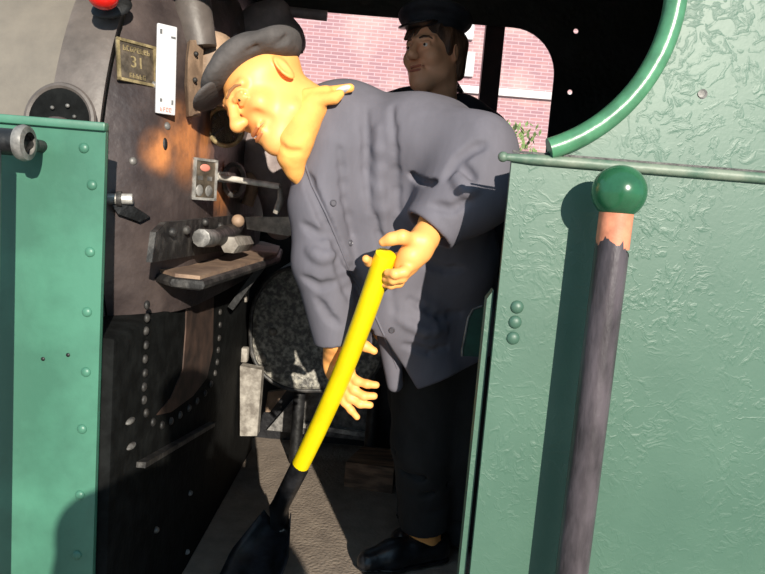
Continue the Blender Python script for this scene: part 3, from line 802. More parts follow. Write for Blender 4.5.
# ================================================================== PEOPLE
def head(S, c, u, f, s=1., k=.012, smile=True, low=False):
    """head with face at centre c, crown direction u, gaze direction f"""
    u = V(u).normalized(); f = V(f); f = (f-u*f.dot(u)).normalized(); r = f.cross(u).normalized()
    L = lambda x, y, z: V(c) + (r*x + f*y + u*z)*s
    ax = (r, f, u)
    S.ell(L(0, -.012, .022 if low else .030), ax, (.076*s, .097*s, (.066 if low else .088)*s), k)
    S.ell(L(0, .030, -.045), ax, ((.054 if low else .060)*s, .062*s, .074*s), .03)
    S.ell(L(0, .0, -.055), ax, ((.056 if low else .062)*s, .06*s, .055*s), .03)
    S.ball(L(0, .068, -.102), .022*s, .03)
    S.cone(L(.048, .02, -.08), L(0, .07, -.105), .018*s, .018*s, .03); S.cone(L(-.048, .02, -.08), L(0, .07, -.105), .018*s, .018*s, .03)
    for q in (-1, 1):
        S.cone(L(q*.012, .089, .022), L(q*.045, .070, .022), .010*s, .009*s, .014)
        S.ball(L(q*.040, .066, -.028), (.016 if low else .024)*s, .03 if low else .022)
        S.ball(L(q*.031, .100, .004), .0135*s, .012, True)
        S.ball(L(q*.031, .080, .004), .0135*s, .004)
        S.cone(L(q*.020, .0915, .0085), L(q*.043, .084, .007), (.0062 if low else .0038)*s, (.0056 if low else .0036)*s, .004)
        S.cone(L(q*.022, .089, -.006), L(q*.042, .082, -.005), (.0052 if low else .0034)*s, .004*s, .005)
        if low:
            S.cone(L(q*.047, .080, .004), L(q*.060, .066, .010), .0016*s, .0016*s, .006, True); S.cone(L(q*.046, .080, .0), L(q*.060, .066, -.008), .0016*s, .0016*s, .006, True)
            S.chain([L(q*.020, .103, -.034), L(q*.036, .090, -.046), L(q*.041, .076, -.066)], [.0045*s, .0050*s, .0040*s], .016, True)
            S.cone(L(q*.026, .100, .040), L(q*-.026, .100, .040), .0018*s, .0018*s, .010, True)
        # ear
        S.ell(L(q*.078, -.012, -.006), (r+f*(-.35*q), f, u), ((.007 if low else .010)*s, .018*s, .029*s), .008)
        S.ell(L(q*.088, -.008, -.004), ax, (.007*s, .010*s, .018*s), .006, True)
        S.ball(L(q*.0115, .107, -.036), .0095*s, .008)
        if not low: S.cone(L(q*.018, .100, -.034), L(q*.034, .085, -.068), .0028*s, .0028*s, .010, True)
    S.cone(L(0, .092, .012), L(0, .118, -.030), .009*s, .0125*s, .014)
    S.ball(L(0, .1185, -.032), .0125*s, .008)
    # mouth
    m0 = [L(-.027, .083, -.062 if smile else -.066), L(-.012, .094, -.068), L(.012, .094, -.068), L(.027, .083, -.062 if smile else -.066)]
    S.cone(L(-.018, .088, -.062), L(.018, .088, -.062), .0075*s, .0075*s, .010)
    S.cone(L(-.014, .088, -.076), L(.014, .088, -.076), .0085*s, .0085*s, .010)
    S.chain(m0, [.0032*s]*4, .005, True)
    return L, (r, f, u)

def eyes(L, m_par, s=1., d=0.):
    for q in (-1, 1):
        e = MB().sph(L(q*.031, .0815-d, .002), .0125*s, n=16).build('eye', M['eye'], m_par)
        MB().sph(L(q*.031, .0925-d, .001), (.0045*s, .0045*s, .0045*s), n=12).build('iris', M['iris'], e)

def face_parts(L, fr, body, s, brow, lip):
    t = BVHTree.FromPolygons([v.co.copy() for v in body.data.vertices], [tuple(p.vertices) for p in body.data.polygons])
    r, f, u = fr
    def on(x, z, off=0.):
        h, n, i, d = t.ray_cast(L(x, .20, z), -f)
        return h + n*off if h else L(x, .09, z)
    for nm, zz, rr in (('upper_lip', -.0625, .0042), ('lower_lip', -.0755, .0050)):
        xs = [-.026, -.018, -.008, 0, .008, .018, .026]
        pp = [on(x, zz + (.004 if abs(x) > .02 else .0) + ((.0735+zz)*-.35 if abs(x) > .02 else 0), -.0015) for x in xs]
        MB().tube(pp, [rr*s*k for k in (.35, .8, 1, .9, 1, .8, .35)], 8).build(nm, lip, body)
    for q in (-1, 1):
        pp = [on(q*x, z, .0) for x, z in ((.014, .022), (.026, .027), (.040, .026), (.050, .019))]
        MB().tube(pp, [.0025*s, .0040*s, .0036*s, .0018*s], 8).build('eyebrow', brow, body)

def finger(S, pts, r0, r1, k=.006):
    n = len(pts)
    S.chain(pts, [r0+(r1-r0)*i/(n-1) for i in range(n)], k)

def relaxed_hand(S, w, d, pn, side):
    """hanging hand: wrist w, direction d, palm normal pn, side +1/-1 puts the thumb"""
    d = V(d).normalized(); pn = V(pn); pn = (pn-d*pn.dot(d)).normalized(); x = d.cross(pn).normalized()*side
    T = lambda a, b, c: V(w)+x*a+d*b+pn*c
    S.ell(T(0, .050, 0), (x, d, pn), (.040, .052, .016), .015)
    for i, (o_, ln) in enumerate(((.030, .070), (.010, .078), (-.010, .072), (-.029, .056))):
        finger(S, [T(o_*.9, .075, 0), T(o_*1.05, .085+ln*.42, .004), T(o_*1.05, .085+ln*.75, .016), T(o_, .085+ln*.98, .030)], .0092, .0072)
    finger(S, [T(.022, .02, .004), T(.048, .050, .012), T(.050, .080, .020), T(.044, .100, .028)], .012, .0085)

# ---------------------------------------------------------------- the stooping figure with the shovel
Hy = 1.58
Hc = P(266, 89, Hy)
def img(dx, dy, dep, at=(258, 87), y=1.58):
    """direction whose picture runs (dx, dy) with depth change dep"""
    return P(at[0]+dx, at[1]+dy, y+dep)-P(at[0], at[1], y)
Hu = img(-38, -43, -.0); Hf = img(-43, 38, -.095)
def R_(r, y): return r*y/F
Lc = [((345, 130), 1.68, 46), ((360, 190), 1.70, 48), ((378, 250), 1.72, 46), ((402, 315), 1.76, 44), ((424, 362), 1.79, 38)]
Rcn = [((436, 146), 1.68, 45), ((444, 195), 1.665, 44), ((449, 255), 1.76, 42), ((453, 315), 1.86, 42), ((456, 350), 1.88, 40)]
armL = [((412, 138), 1.62, 42), ((478, 152), 1.535, 34), ((472, 186), 1.53, 42), ((434, 224), 1.50, 30)]
armR = [((334, 150), 1.62, 38), ((320, 205), 1.60, 30), ((322, 262), 1.60, 29), ((338, 338), 1.63, 25)]
legA = [((430, 335), 1.86, 42), ((424, 440), 1.94, 33), ((424, 535), 2.0, 25)]
legB = [((462, 335), 1.90, 42), ((460, 440), 2.0, 36), ((462, 520), 2.10, 26)]
def pts(ch): return [P(q[0], q[1], y) for q, y, r in ch]
def rad(ch, k=1.): return [R_(r*k, y) for q, y, r in ch]

S = SDF()
L1, fr1 = head(S, Hc, Hu, Hf, 1.06, low=True)
# neck and torso inside the clothes
S.chain([L1(0, -.03, -.04), L1(0, -.045, -.085), P(335, 128, 1.64)], [.056, .054, .062], .03)
for ch in (Lc, Rcn): S.chain(pts(ch)[:4], rad(ch, .66)[:4], .05)
for a_, b2 in zip(pts(Lc)[:4], pts(Rcn)[:4]): S.cone(a_, b2, .085, .085, .05)
S.chain(pts(armL), rad(armL, .52), .03); S.chain(pts(armR), rad(armR, .66), .03)
S.chain(pts(legA), rad(legA, .72), .03); S.chain(pts(legB), rad(legB, .72), .03)
# left hand closed on the top of the shaft
ht, hb = P(386, 254, 1.44), P(300, 466, 1.75)
sd = (hb-ht).normalized()
yl = 1.335
S.chain([P(434, 222, 1.50), P(422, 242, 1.445)], [.029, .029], .012)
S.cone(P(424, 240, 1.465), P(410, 256, 1.440), .029, .026, .015)
S.cone(P(418, 252, 1.450), P(405, 266, 1.450), .028, .024, .015)
finger(S, [P(415, 240, 1.435), P(402, 237, 1.410), P(391, 239, 1.410), P(383, 242, 1.415)], .0155, .0095, .012)
finger(S, [P(408, 253, 1.440), P(398, 258, 1.470), P(382, 262, 1.480), P(369, 262, 1.460), P(366, 259, 1.440)], .0125, .009)
finger(S, [P(414, 262, 1.440), P(404, 272, 1.417), P(395, 274, 1.410), P(388, 273, 1.423)], .0125, .0092)
finger(S, [P(412, 268, 1.447), P(402, 278, 1.425), P(393, 280, 1.423), P(386, 279, 1.440)], .0115, .0085)
finger(S, [P(408, 272, 1.460), P(399, 283, 1.445), P(391, 285, 1.445), P(384, 284, 1.457)], .0105, .008)
# right hand open behind the shaft
yr = 1.665
S.chain([P(337, 338, 1.633), P(336, 350, 1.65)], [.030, .031], .015)
S.ell(P(339, 366, yr), (img(8, 34, 0), img(34, -8, 0), (0, 1, 0)), (.056, .040, .022), .02)
finger(S, [P(344, 350, yr), P(355, 344, yr-.01), P(365, 346, yr-.02), P(374, 351, yr-.02)], .0155, .0095, .012)
finger(S, [P(349, 374, yr), P(357, 381, yr-.012), P(367, 384, yr-.02), P(376, 385, yr-.015)], .0125, .0092)
finger(S, [P(347, 381, yr), P(354, 390, yr-.012), P(364, 396, yr-.02), P(374, 396, yr-.015)], .0125, .0092)
finger(S, [P(344, 387, yr), P(350, 398, yr-.010), P(360, 404, yr-.018), P(370, 405, yr-.015)], .012, .009)
finger(S, [P(340, 390, yr), P(344, 402, yr-.006), P(351, 410, yr-.012), P(357, 417, yr-.012)], .011, .008)
# feet
S.cone(P(424, 535, 2.0), P(432, 550, 2.02), .036, .036, .02); S.cone(P(462, 520, 2.10), V((.26, 2.12, .06)), .036, .036, .02)
fx = []
pc = PZ(452, 566, .0)
def foot_axes(heel, toe):
    d = (V(toe)-V(heel)).normalized(); return d, V((0, 0, 1)), V((-d.y, d.x, 0))
heelA, toeA = V((.262, 2.01, 0)), V((-.005, 1.90, 0))
heelB, toeB = V((.345, 2.16, 0)), V((.10, 2.06, 0))
for h_, t_ in ((heelA, toeA), (heelB, toeB)):
    S.cone(h_+V((0, 0, .05))+(t_-h_)*.2, h_+V((0, 0, .035))+(t_-h_)*.8, .03, .022, .02)
def box_of(*ps, m_=.03):
    a_ = np.min([list(p) for p in ps], 0)-m_; b2 = np.max([list(p) for p in ps], 0)+m_; return (a_, b2)
stoker = S.mesh('person', M['skin'], None, .0055, [box_of(Hc, m_=.125), box_of(P(366, 250, 1.41), P(425, 285, 1.47), m_=.02), box_of(P(330, 340, 1.64), P(378, 418, 1.67), m_=.015)], .0024)
tag(stoker, 'person in grey work jacket and flat cap stooping with a yellow-handled shovel', 'person')
eyes(L1, stoker, 1.06, .0025)
face_parts(L1, fr1, stoker, 1.06, mat('sandy_brow', (.45, .20, .08), .7), mat('pale_lip', (.78, .27, .10), .5, var=.05))

# jacket
S = SDF()
for ch in (Lc, Rcn): S.chain(pts(ch), rad(ch), .05)
pl_, pr_ = pts(Lc), pts(Rcn)
for i, (a_, b2) in enumerate(zip(pl_, pr_)):
    rr = (.105, .115, .12, .11, .10)[i]
    S.cone(a_, b2, rr-.015, rr-.015, .06)
S.cone(P(325, 122, 1.64), P(350, 140, 1.68), .066, .09, .05)
S.chain(pts(armL), rad(armL), .05)
S.chain(pts(armR), rad(armR), .022)
# seat of the jacket behind, below the raised elbow
S.cone(P(460, 235, 1.86), P(462, 315, 1.92), R_(34, 1.86), R_(34, 1.92), .05)
# front edge of the jacket, cut away below the lowest button
fe = (V(P(398, 356, 1.70))-V(P(418, 392, 1.70))).normalized(); fn = fe.cross(V((.1, 1, -.05))).normalized()
if fn.x > 0: fn = -fn
S.half(P(402, 362, 1.70), fn, np.array((P(372, 360, 1.70).x, 1.4, .45)), np.array((.3, 2.3, P(386, 334, 1.72).z)), .006)
# front flap on the other side of the opening
S.cone(P(388, 330, 1.72), P(395, 384, 1.75), .032, .022, .012)
# hem
hp0 = P(416, 391, 1.69); e1 = P(486, 354, 1.86)-hp0; e2 = V((-.02, .35, -.05))
hn = e1.cross(e2).normalized(); hn = hn if hn.z < 0 else -hn
big = (np.array((-.05, 1.4, .3)), np.array((.5, 2.3, .80)))
S.half(hp0, hn, *big)
S.cone(P(440, 376, 1.85), P(440, 420, 1.85), .07, .09, .01, True)
# cuffs
def cuff(p0, p1, r, depth=.02):
    d = (V(p1)-V(p0)).normalized()
    S.cyl(V(p1), V(p1)+d*.09, r*1.5, .004); S.cone(V(p1)-d*depth, V(p1)+d*.04, r*.80, r*.86, .005, True)
cuff(P(470, 186, 1.53), P(429, 232, 1.497), R_(31, 1.50), .010)
cuff(P(322, 262, 1.60), P(337, 339, 1.632), R_(26, 1.63))
# neck opening
S.cone(P(302, 118, 1.60), P(322, 126, 1.64), .064, .056, .008, True)
# folds and seams
def fold(pp, y, r=.004, k=.014, dy=0.):
    S.chain([P(px, py, y_+dy) for (px, py), y_ in zip(pp, y)], [r]*len(pp), k, True)
jk0 = S.mesh('draft', M['jacket'], None, .008)
from mathutils.bvhtree import BVHTree
def surf(o, px, py):
    me = o.data
    if not hasattr(surf, 'c'): surf.c = {}
    if o.name not in surf.c:
        surf.c[o.name] = BVHTree.FromPolygons([v.co.copy() for v in me.vertices], [tuple(p.vertices) for p in me.polygons])
    d = ray(px, py).normalized()
    h, n, i, t = surf.c[o.name].ray_cast(CAM, d)
    return (h, n) if h else (None, V((0, -1, 0)))
def fold(pp, r=.004, k=.014, sub=True, off=0.):
    q_ = []
    for a_, b2 in zip(pp, pp[1:]):
        for i in range(3):
            h_, n2 = surf(jk0, a_[0]+(b2[0]-a_[0])*i/3, a_[1]+(b2[1]-a_[1])*i/3)
            if h_: q_.append(h_+n2*off)
    if len(q_) > 1: S.chain(q_, [r*(.5 if i in (0, len(q_)-1) else 1) for i in range(len(q_))], k, sub)
for pp, r in (([(446, 178), (458, 160), (474, 148), (490, 143)], .005), ([(462, 166), (470, 176), (476, 186)], .004),
              ([(432, 205), (452, 210), (474, 196)], .004), ([(360, 292), (352, 270), (338, 244), (322, 215), (310, 186), (306, 170)], .011), ([(350, 300), (340, 270), (332, 240)], .006),
              ([(366, 110), (366, 170), (372, 230)], .003), ([(392, 108), (396, 170), (399, 230)], .003), ([(376, 215), (386, 270), (398, 330)], .004),
              ([(410, 300), (440, 316), (470, 312)], .005), ([(304, 225), (320, 236), (336, 230)], .004), ([(304, 278), (320, 287), (342, 280)], .004), ([(318, 300), (330, 318), (342, 328)], .004),
              ([(340, 150), (345, 200), (356, 250)], .004),
              ([(420, 260), (445, 270), (470, 268)], .005), ([(405, 345), (430, 352), (455, 345)], .004)):
    fold(pp, r, .016 if r < .01 else .010)
# pocket slit below the raised arm
for o_ in (0, -.011): fold([(410, 174), (417, 180), (428, 183), (440, 181)], .0095, .004, True, o_)
for pp in ([(378, 130), (380, 190), (388, 250)], [(456, 178), (466, 190), (480, 188)], [(310, 250), (322, 258), (338, 254)], [(400, 320), (425, 332), (455, 330)]):
    fold(pp, .006, .02, False, -.002)
bpy.data.objects.remove(jk0)
jk = S.mesh('jacket', M['jacket'], stoker, .0042)
jk['label'] = 'grey buttoned work jacket'

for px, py in ((333, 203), (350, 243), (392, 330)):
    h_, n2 = surf(jk, px, py)
    if not h_: continue
    bt = MB().lathe([(0, .003), (.005, .003), (.0062, .0045), (.0075, .003), (.0078, 0)], h_, n2, 20).build('button', M['button'], jk)
def ribbon(pp, r, name, m_, off=.0, par=None):
    q_ = []
    for (a_, b2) in zip(pp, pp[1:]):
        for i in range(6):
            t = i/6; h_, n2 = surf(jk, a_[0]+(b2[0]-a_[0])*t, a_[1]+(b2[1]-a_[1])*t)
            if h_: q_.append(h_+n2*off)
    return MB().tube(q_, r, 8).build(name, m_, par or jk)
ribbon([(303, 158), (312, 185), (326, 213), (340, 246), (350, 272), (368, 300), (384, 335), (400, 375)], .0028, 'placket_edge', M['jacket'])
# dark gap between the upper arm and the body
def collar(pp, w, m_):
    cm = MB(); ra, rb = [], []
    for (a_, b2), y in pp:
        ra.append(cm.bm.verts.new(P(*a_, y))); rb.append(cm.bm.verts.new(P(*b2, y-.006)))
    for i in range(len(ra)-1): cm.bm.faces.new((ra[i], ra[i+1], rb[i+1], rb[i]))
    o_ = cm.build('collar', m_, jk); s_ = o_.modifiers.new('thick', 'SOLIDIFY'); s_.thickness = .005; s_.offset = 0
    return o_
collar([(((333, 98), (352, 106)), 1.62), (((318, 112), (338, 122)), 1.585), (((308, 128), (326, 142)), 1.57), (((303, 146), (318, 160)), 1.568), (((300, 162), (308, 178)), 1.572)], 1, M['jacket'])

# trousers
S = SDF()
S.chain(pts(legA), rad(legA), .03); S.chain(pts(legB), rad(legB), .03)
S.cone(P(432, 320, 1.86), P(466, 320, 1.90), R_(46, 1.86), R_(44, 1.9), .04)
for (q0, y0_), (q1, y1_), r_ in ((((424, 440), 1.94), ((424, 523), 1.99), .068), (((460, 440), 2.0), ((462, 530), 2.10), .08)):
    a_, b2 = P(*q0, y0_), P(*q1, y1_); d = (b2-a_).normalized()
    S.cone(a_+(b2-a_)*.9, b2, r_*.9, r_*.97, .03)
    S.cyl(b2, b2+d*.12, .14, .004); S.cone(b2-d*.012, b2+d*.05, .062, .062, .005, True)
for yy, dx in ((450, 0), (470, 6), (492, -4), (510, 5)):
    S.chain([P(398+dx, yy, 1.90), P(420, yy+8, 1.87), P(446, yy-6+dx, 1.92)], [.004]*3, .02, True)
tr = S.mesh('trousers', M['trousers'], stoker, .005); tr['label'] = 'black trousers'

# shoes
def shoe(h_, t_, par, nm='shoe'):
    d, up, sd_ = foot_axes(h_, t_); Ln = (t_-h_).length
    T = lambda a_, b2, c_: h_ + d*(a_*Ln) + sd_*b2 + up*c_
    S = SDF()
    S.chain([T(.10, 0, .045), T(.35, 0, .045), T(.62, 0, .040), T(.88, 0, .030)], [.040, .040, .046, .036], .02)
    S.chain([T(.10, 0, .058), T(.34, 0, .060), T(.54, 0, .054)], [.033, .034, .030], .02)
    S.half(h_+V((0, 0, .018)), (0, 0, -1), h_-V((.5, .5, .2)), h_+V((.5, .5, .2)), .003)
    S.cone(T(.14, 0, .105), T(.30, 0, .112), .034, .036, .006, True)
    s_ = S.mesh(nm, M['leather'], par, .0035)
    so = SDF(); so.chain([T(.10, 0, .04), T(.35, 0, .04), T(.62, 0, .04), T(.90, 0, .04)], [.046, .044, .052, .040], .02)
    so.half(h_+V((0, 0, .001)), (0, 0, -1), h_-V((.5, .5, .2)), h_+V((.5, .5, .2)), .002)
    so.half(h_+V((0, 0, .020)), (0, 0, 1), h_-V((.5, .5, .2)), h_+V((.5, .5, .2)), .002)
    so.mesh('sole', M['plastic'], s_, .004)
    for i in range(3):
        a_ = .45+.075*i; z = .094-.010*i
        MB().tube([T(a_, -.024, z-.012), T(a_, 0, z), T(a_, .024, z-.012)], .003, 6).build('lace', M['plastic'], s_)
    return s_
shoe(heelA, toeA, stoker); shoe(heelB, toeB, stoker)

# flat cap
S = SDF()
ca, cu, cd = img(-47, 20, 0), img(-18, -44, 0), V((0, 1, 0))
S.ell(P(259, 51, Hy), (ca, cu, cd), (.096, .031, .105), .02)
S.ell(P(231, 68, Hy-.01), (img(-47, 42, 0), img(-42, -44, 0), cd), (.085, .032, .098), .03)
S.ell(P(284, 48, Hy+.01), (ca, cu, cd), (.034, .030, .09), .03)
f_c = Hy-.10
S.chain([P(256, 56, f_c+.0), P(274, 48, f_c+.005), P(286, 38, f_c+.03)], [.004]*3, .014, True)
S.chain([P(216, 86, f_c), P(232, 66, f_c-.005), P(256, 46, f_c+.01)], [.003]*3, .010, True)
fcap = S.mesh('flat_cap', M['capgrey'], stoker, .0038)
S = SDF()
S.ell(P(211, 96, Hy-.015), (img(-30, 30, 0), img(-28, -30, 0), cd), (.046, .011, .085), .01)
S.mesh('brim', M['capgrey'], fcap, .0035)
# side hair below the cap
# neckerchief: round the neck, hanging at the throat, knot ends at the nape
S = SDF()
S.chain([P(312, 108, 1.56), P(302, 124, 1.545), P(294, 143, 1.535), P(292, 158, 1.54), P(295, 172, 1.55), P(298, 183, 1.56)], [.030, .036, .038, .028, .016, .006], .02)
S.chain([P(312, 108, 1.56), P(312, 108, 1.68), P(294, 128, 1.68), P(280, 142, 1.61), P(281, 148, 1.57)], [.028, .030, .028, .022, .018], .02)
S.chain([P(276, 142, 1.50), P(287, 152, 1.495), P(299, 152, 1.50)], [.005]*3, .010, True)
S.chain([P(283, 134, 1.49), P(298, 140, 1.485), P(306, 132, 1.50)], [.004]*3, .010, True)
S.chain([P(288, 164, 1.50), P(298, 166, 1.51)], [.003]*2, .008, True)
for (x0_, y0_, x1_, y1_, r_, q_) in ((306, 96, 326, 92, .017, 1.555), (312, 101, 334, 98, .015, 1.54), (326, 92, 350, 88, .012, 1.57), (334, 98, 340, 94, .012, 1.545)):
    S.cone(P(x0_, y0_, q_), P(x1_, y1_, q_), r_, r_*.85, .010)
S.chain([P(316, 95, 1.52), P(326, 94, 1.52)], [.004]*2, .006, True); S.chain([P(331, 97, 1.52), P(338, 94, 1.525)], [.004]*2, .006, True)
S2 = SDF(); S2.ell(P(343, 90, 1.575), (img(14, -3, 0), img(3, 10, 0), (0, 1, 0)), (.028, .010, .02), .006); S2.mesh('shirt_collar', M['whitepaint'], stoker, .0035)
sc_ = S.mesh('neckerchief', M['scarf'], stoker, .0032); sc_['label'] = 'orange neckerchief'

# ---------------------------------------------------------------- shovel
sv = empty('shovel', hb, 'long shovel with a yellow shaft and black scoop held by the stooping figure', 'shovel')
up_ = img(-22, -9, 0)
m_ = MB()
NS = 28
pth = []
for i in range(NS+1):
    t = i/NS; p_ = ht.lerp(hb, t); p_ += V((1, 0, 0))*(.022*math.sin(math.pi*t)*.5)
    pth.append(p_)
pth[0] = pth[1] + (pth[0]-pth[1])*1.0
rs = [.024*(.75 if i == 0 else 1) for i in range(NS+1)]
m_.tube([ht - sd*.004] + pth, [.014]+[.0225]+[.0242]*(NS), 20).build('shaft', M['yellow'], sv)
s1, s2 = P(279, 508, 1.85), P(280, 526, 1.92)
MB().tube([hb - sd*.012, hb+sd*.01, hb.lerp(s1, .5), s1.lerp(hb, .15), s1, s2, P(272, 540, 1.92)], [.024, .0262, .026, .026, .028, .028, .018], 20).build('socket', M['plastic'], sv)
# scoop: a dished blade with raised sides pointing down to the lower left
b0 = P(281, 524, 1.915)
tip_dir = (PZ(236, 612, .006)-b0).normalized()
wd = V((.8, -.6, 0)).cross(V((0, 0, 1)))
wd = V((.80, -.45, 0)); wd = (wd - tip_dir*wd.dot(tip_dir)).normalized(); nu = tip_dir.cross(wd).normalized()
if nu.z < 0: nu = -nu
bl = MB(); rows = []
LB = .30
for i in range(15):
    t = i/14
    hw = .045+.045*min(1, t*2.2) - .02*max(0, t-.75)*4*.5
    lift = .045*(1-t)**1.2 + .008
    row = []
    for j in range(13):
        s = (j-6)/6
        row.append(bl.bm.verts.new(b0 + tip_dir*(t*LB) + wd*(hw*s) + nu*(lift*abs(s)**3 - .03*(1-(1-t)**3)*0)))
    rows.append(row)
for A, B in zip(rows, rows[1:]):
    for j in range(12): bl.bm.faces.new((A[j], A[j+1], B[j+1], B[j]))
blade = bl.build('blade', M['scoop'], sv); s_ = blade.modifiers.new('thick', 'SOLIDIFY'); s_.thickness = .003
MB().obox(P(282, 530, 1.885), Matrix.Identity(3), (.014, .006, .014), .002).build('worn_spot', M['steel'], sv)

# ---------------------------------------------------------------- driver standing behind
Dh = P(433, 54, 2.05)
ddir = lambda dx, dy, dep: P(433+dx, 54+dy, 2.05+dep)-P(433, 54, 2.05)
Du = ddir(1.0, -45, .012); Df = ddir(-40, 6, -.155)
S = SDF()
L2, fr2 = head(S, Dh, Du, Df, .90)
nb = V((.135, 2.16, 1.36))
S.chain([L2(0, -.03, -.05), L2(0, -.035, -.10), nb], [.05, .048, .055], .03)
shA, shB = V((-.045, 2.10, 1.34)), V((.29, 2.20, 1.33))
hpA, hpB = V((.07, 2.22, .82)), V((.22, 2.26, .82))
dT = [(shA.lerp(shB, .25), .08), (shA.lerp(shB, .75), .08)]
S.cone(shA, shB, .05, .05, .04)
S.cone(shA.lerp(shB, .3), hpA, .085, .085, .06); S.cone(shA.lerp(shB, .7), hpB, .085, .085, .06)
dArmA = [shA, V((-.09, 2.13, 1.08)), V((-.09, 2.08, .86))]; dArmB = [shB, V((.35, 2.24, 1.06)), V((.36, 2.20, .84))]
dLegA = [hpA, V((.13, 2.26, .45)), V((.17, 2.36, .08))]; dLegB = [hpB, V((.26, 2.28, .45)), V((.33, 2.38, .08))]
for a_ in (dArmA, dArmB): S.chain(a_, [.045, .036, .026], .03)
for a_ in (dLegA, dLegB): S.chain(a_, [.07, .05, .035], .03)
relaxed_hand(S, dArmA[2]+V((0, 0, -.01)), (0, -.1, -1), (1, 0, 0), 1)
relaxed_hand(S, dArmB[2]+V((0, 0, -.01)), (0, -.1, -1), (-1, 0, 0), -1)
dfA = (V((.17, 2.42, 0)), V((.16, 2.17, 0))); dfB = (V((.335, 2.44, 0)), V((.32, 2.18, 0)))
for h_, t_ in (dfA, dfB): S.cone(h_+V((0, 0, .05))+(t_-h_)*.2, h_+V((0, 0, .035))+(t_-h_)*.8, .03, .022, .02)
driver = S.mesh('person', M['skin2'], None, .007, [box_of(Dh, m_=.115)], .0028)
tag(driver, 'person in navy jacket and black peaked cap standing at the far cab window', 'person')
eyes(L2, driver, .9)
face_parts(L2, fr2, driver, .9, M['hair'], M['lip'])
S = SDF()
S.cone(shA, shB, .068, .068, .04)
S.cone(shA.lerp(shB, .3), hpA, .115, .12, .06); S.cone(shA.lerp(shB, .7), hpB, .115, .12, .06)
S.cone(nb+V((0, 0, -.02)), nb+V((.0, .01, .0)), .085, .066, .03)
for a_ in (dArmA, dArmB): S.chain(a_, [.064, .054, .042], .03)
for a_ in (dArmA, dArmB):
    d = (a_[2]-a_[1]).normalized(); S.cyl(a_[2], a_[2]+d*.1, .08, .004); S.cone(a_[2]-d*.015, a_[2]+d*.04, .033, .034, .004, True)
S.half((0, 0, .70), (0, 0, -1), (-.3, 1.9, .4), (.5, 2.6, .9))
S.cone(nb+V((0, 0, .02)), nb+V((-.01, -.01, .1)), .05, .056, .006, True)
dj = S.mesh('jacket', M['navy'], driver, .006); dj['label'] = 'navy jacket'
cm = MB(); ra, rb = [], []
for (a_, b2, y) in (((458, 82), (464, 92), 2.12), ((450, 78), (458, 90), 2.07), ((440, 80), (448, 94), 2.04), ((430, 84), (438, 98), 2.02), ((423, 88), (429, 102), 2.01)):
    ra.append(cm.bm.verts.new(P(*a_, y))); rb.append(cm.bm.verts.new(P(*b2, y-.01)))
for i in range(4): cm.bm.faces.new((ra[i], ra[i+1], rb[i+1], rb[i]))
o_ = cm.build('collar', M['navy'], dj); s_ = o_.modifiers.new('thick', 'SOLIDIFY'); s_.thickness = .008
S = SDF()
for a_ in (dLegA, dLegB): S.chain(a_, [.095, .075, .062], .03)
S.cone(hpA, hpB, .10, .10, .04)
for a_ in (dLegA, dLegB):
    S.cyl(V((a_[2].x, a_[2].y, .07)), V((a_[2].x, a_[2].y, -.1)), .12, .004)
S.mesh('trousers', M['trousers'], driver, .007)
shoe(*dfA, driver); shoe(*dfB, driver)
# hair and cap
S = SDF()
S.ell(L2(0, -.022, .040), fr2, (.079, .090, .075), .01)
for q in (-1, 1):
    S.cone(L2(q*.066, .015, .05), L2(q*.068, .012, -.008), .016, .011, .012)
    S.cone(L2(q*.064, -.05, .03), L2(q*.050, -.07, -.055), .030, .022, .02)
S.cone(L2(0, -.08, .02), L2(0, -.075, -.06), .04, .028, .02)
for i in range(7):
    x = -.054+.018*i
    S.cone(L2(x, .064-abs(x)*.35, .074), L2(x+.012, .083-abs(x)*.4, .044-.008*(i % 2)), .014, .006, .006)
S.mesh('hair', M['hair'], driver, .0035)
S = SDF()
ct = L2(0, -.008, .098); r_, f_, u_ = fr2
cu2 = (u_ - f_*.12).normalized(); cf2 = (f_ - cu2*f_.dot(cu2)).normalized(); cr2 = r_
S.ell(ct + cu2*.014, (cr2, cf2, cu2), (.108, .112, .034), .015)
S.ell(ct - cu2*.018, (cr2, cf2, cu2), (.080, .094, .036), .012)
dcap = S.mesh('peaked_cap', M['capblack'], driver, .004)
S = SDF()
S.ell(ct - cu2*.036 + cf2*.082, (cr2, (cf2-cu2*.35).normalized(), (cu2+cf2*.35).normalized()), (.062, .048, .007), .008)
S.mesh('peak', M['leather'], dcap, .0035)

# ---------------------------------------------------------------- onlooker who stands outside the cab, facing it
ox, oy, og = .185, -.38, -.40
S = SDF()
L3, fr3 = head(S, V((ox, oy, 1.25)), (0, 0, 1), (0, 1, .05), 1.0)
nb3 = V((ox, oy-.03, 1.05)); sA, sB = V((ox-.20, oy-.02, .99)), V((ox+.20, oy-.02, .99))
S.chain([L3(0, -.03, .05), nb3], [.055, .06], .03); S.cone(sA, sB, .05, .05, .04)
hA, hB = V((ox-.09, oy, .50)), V((ox+.09, oy, .50))
S.cone(sA.lerp(sB, .28), hA, .085, .085, .06); S.cone(sA.lerp(sB, .72), hB, .085, .085, .06)
aA = [sA, V((ox-.27, oy+.06, .76)), V((ox-.10, oy+.15, .95))]; aB = [sB, V((ox+.27, oy+.06, .76)), V((ox+.10, oy+.15, .95))]
lA = [hA, V((hA.x-.01, oy+.02, .05)), V((hA.x-.01, oy, og+.08))]; lB = [hB, V((hB.x+.01, oy+.02, .05)), V((hB.x+.01, oy, og+.08))]
for a_ in (aA, aB): S.chain(a_, [.045, .038, .027], .03)
for a_ in (lA, lB): S.chain(a_, [.075, .052, .038], .03)
relaxed_hand(S, aA[2], (.35, .25, .9), (.7, 0, -.3), 1); relaxed_hand(S, aB[2], (-.35, .25, .9), (-.7, 0, -.3), -1)
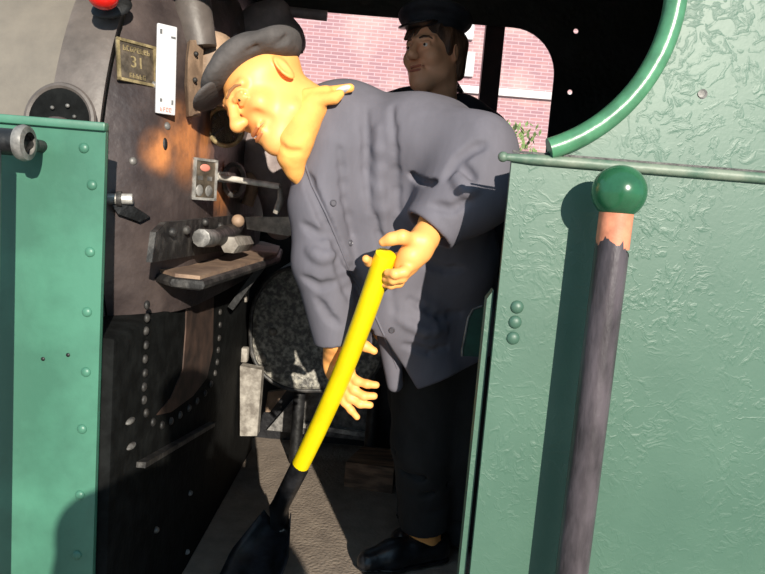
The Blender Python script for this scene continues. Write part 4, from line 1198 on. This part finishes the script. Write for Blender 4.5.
onl = S.mesh('person', M['skin3'], None, .008, [box_of(V((ox, oy, 1.25)), m_=.115)], .005)
tag(onl, 'person in dark coat standing outside the cab with both hands raised', 'person')
S = SDF()
S.cone(sA, sB, .07, .07, .04); S.cone(nb3-V((0, 0, .03)), nb3, .08, .066, .03)
S.cone(sA.lerp(sB, .25), hA, .12, .13, .06); S.cone(sA.lerp(sB, .75), hB, .12, .13, .06)
for a_ in (aA, aB):
    S.chain(a_, [.066, .056, .044], .03); d = (a_[2]-a_[1]).normalized(); S.cyl(a_[2]-d*.01, a_[2]+d*.1, .07, .004)
S.half((0, 0, .36), (0, 0, -1), (-.5, -.8, 0), (.6, .2, .6))
S.mesh('coat', M['navy'], onl, .008)
S = SDF()
for a_ in (lA, lB): S.chain(a_, [.10, .08, .065], .03)
S.cone(hA, hB, .10, .10, .04); S.mesh('trousers', M['trousers'], onl, .009)
S = SDF(); S.ell(L3(0, -.022, .040), fr3, (.083, .100, .085), .01); S.cone(L3(0, -.08, .02), L3(0, -.075, -.06), .045, .03, .02)
S.mesh('hair', M['hair'], onl, .006)
for a_ in (lA, lB):
    z0 = V((a_[2].x, oy-.09, og)); shoe(z0, z0+V((0, .28, 0)), onl)

# ================================================================== LIGHT
AZ, EL = math.radians(17), math.radians(18.5)
tosun = V((math.sin(AZ)*math.cos(EL), -math.cos(AZ)*math.cos(EL), math.sin(EL)))
sl = bpy.data.lights.new('sun', 'SUN'); sl.energy = 7.4; sl.angle = math.radians(.55); sl.color = (1.0, .93, .80)
so = bpy.data.objects.new('sun', sl); COL.objects.link(so)
so.rotation_euler = tosun.to_track_quat('Z', 'Y').to_euler(); so.location = tosun*20
w = bpy.data.worlds.new('sky'); SC.world = w; w.use_nodes = True
bg = w.node_tree.nodes['Background']; bg.inputs['Color'].default_value = (.48, .74, 1, 1); bg.inputs['Strength'].default_value = .8

# ================================================================== CAMERA
cd_ = bpy.data.cameras.new('camera'); cam = bpy.data.objects.new('camera', cd_); COL.objects.link(cam)
cd_.sensor_fit = 'HORIZONTAL'; cd_.sensor_width = 36; cd_.lens = 36*F/765; cd_.clip_start = .05
cam.matrix_world = Matrix.Translation(CAM) @ RC.to_4x4()
SC.camera = cam
SC.view_settings.view_transform = 'Standard'; SC.view_settings.look = 'None'
SC.view_settings.exposure = 0; SC.view_settings.gamma = 1; SC.view_settings.use_curve_mapping = False
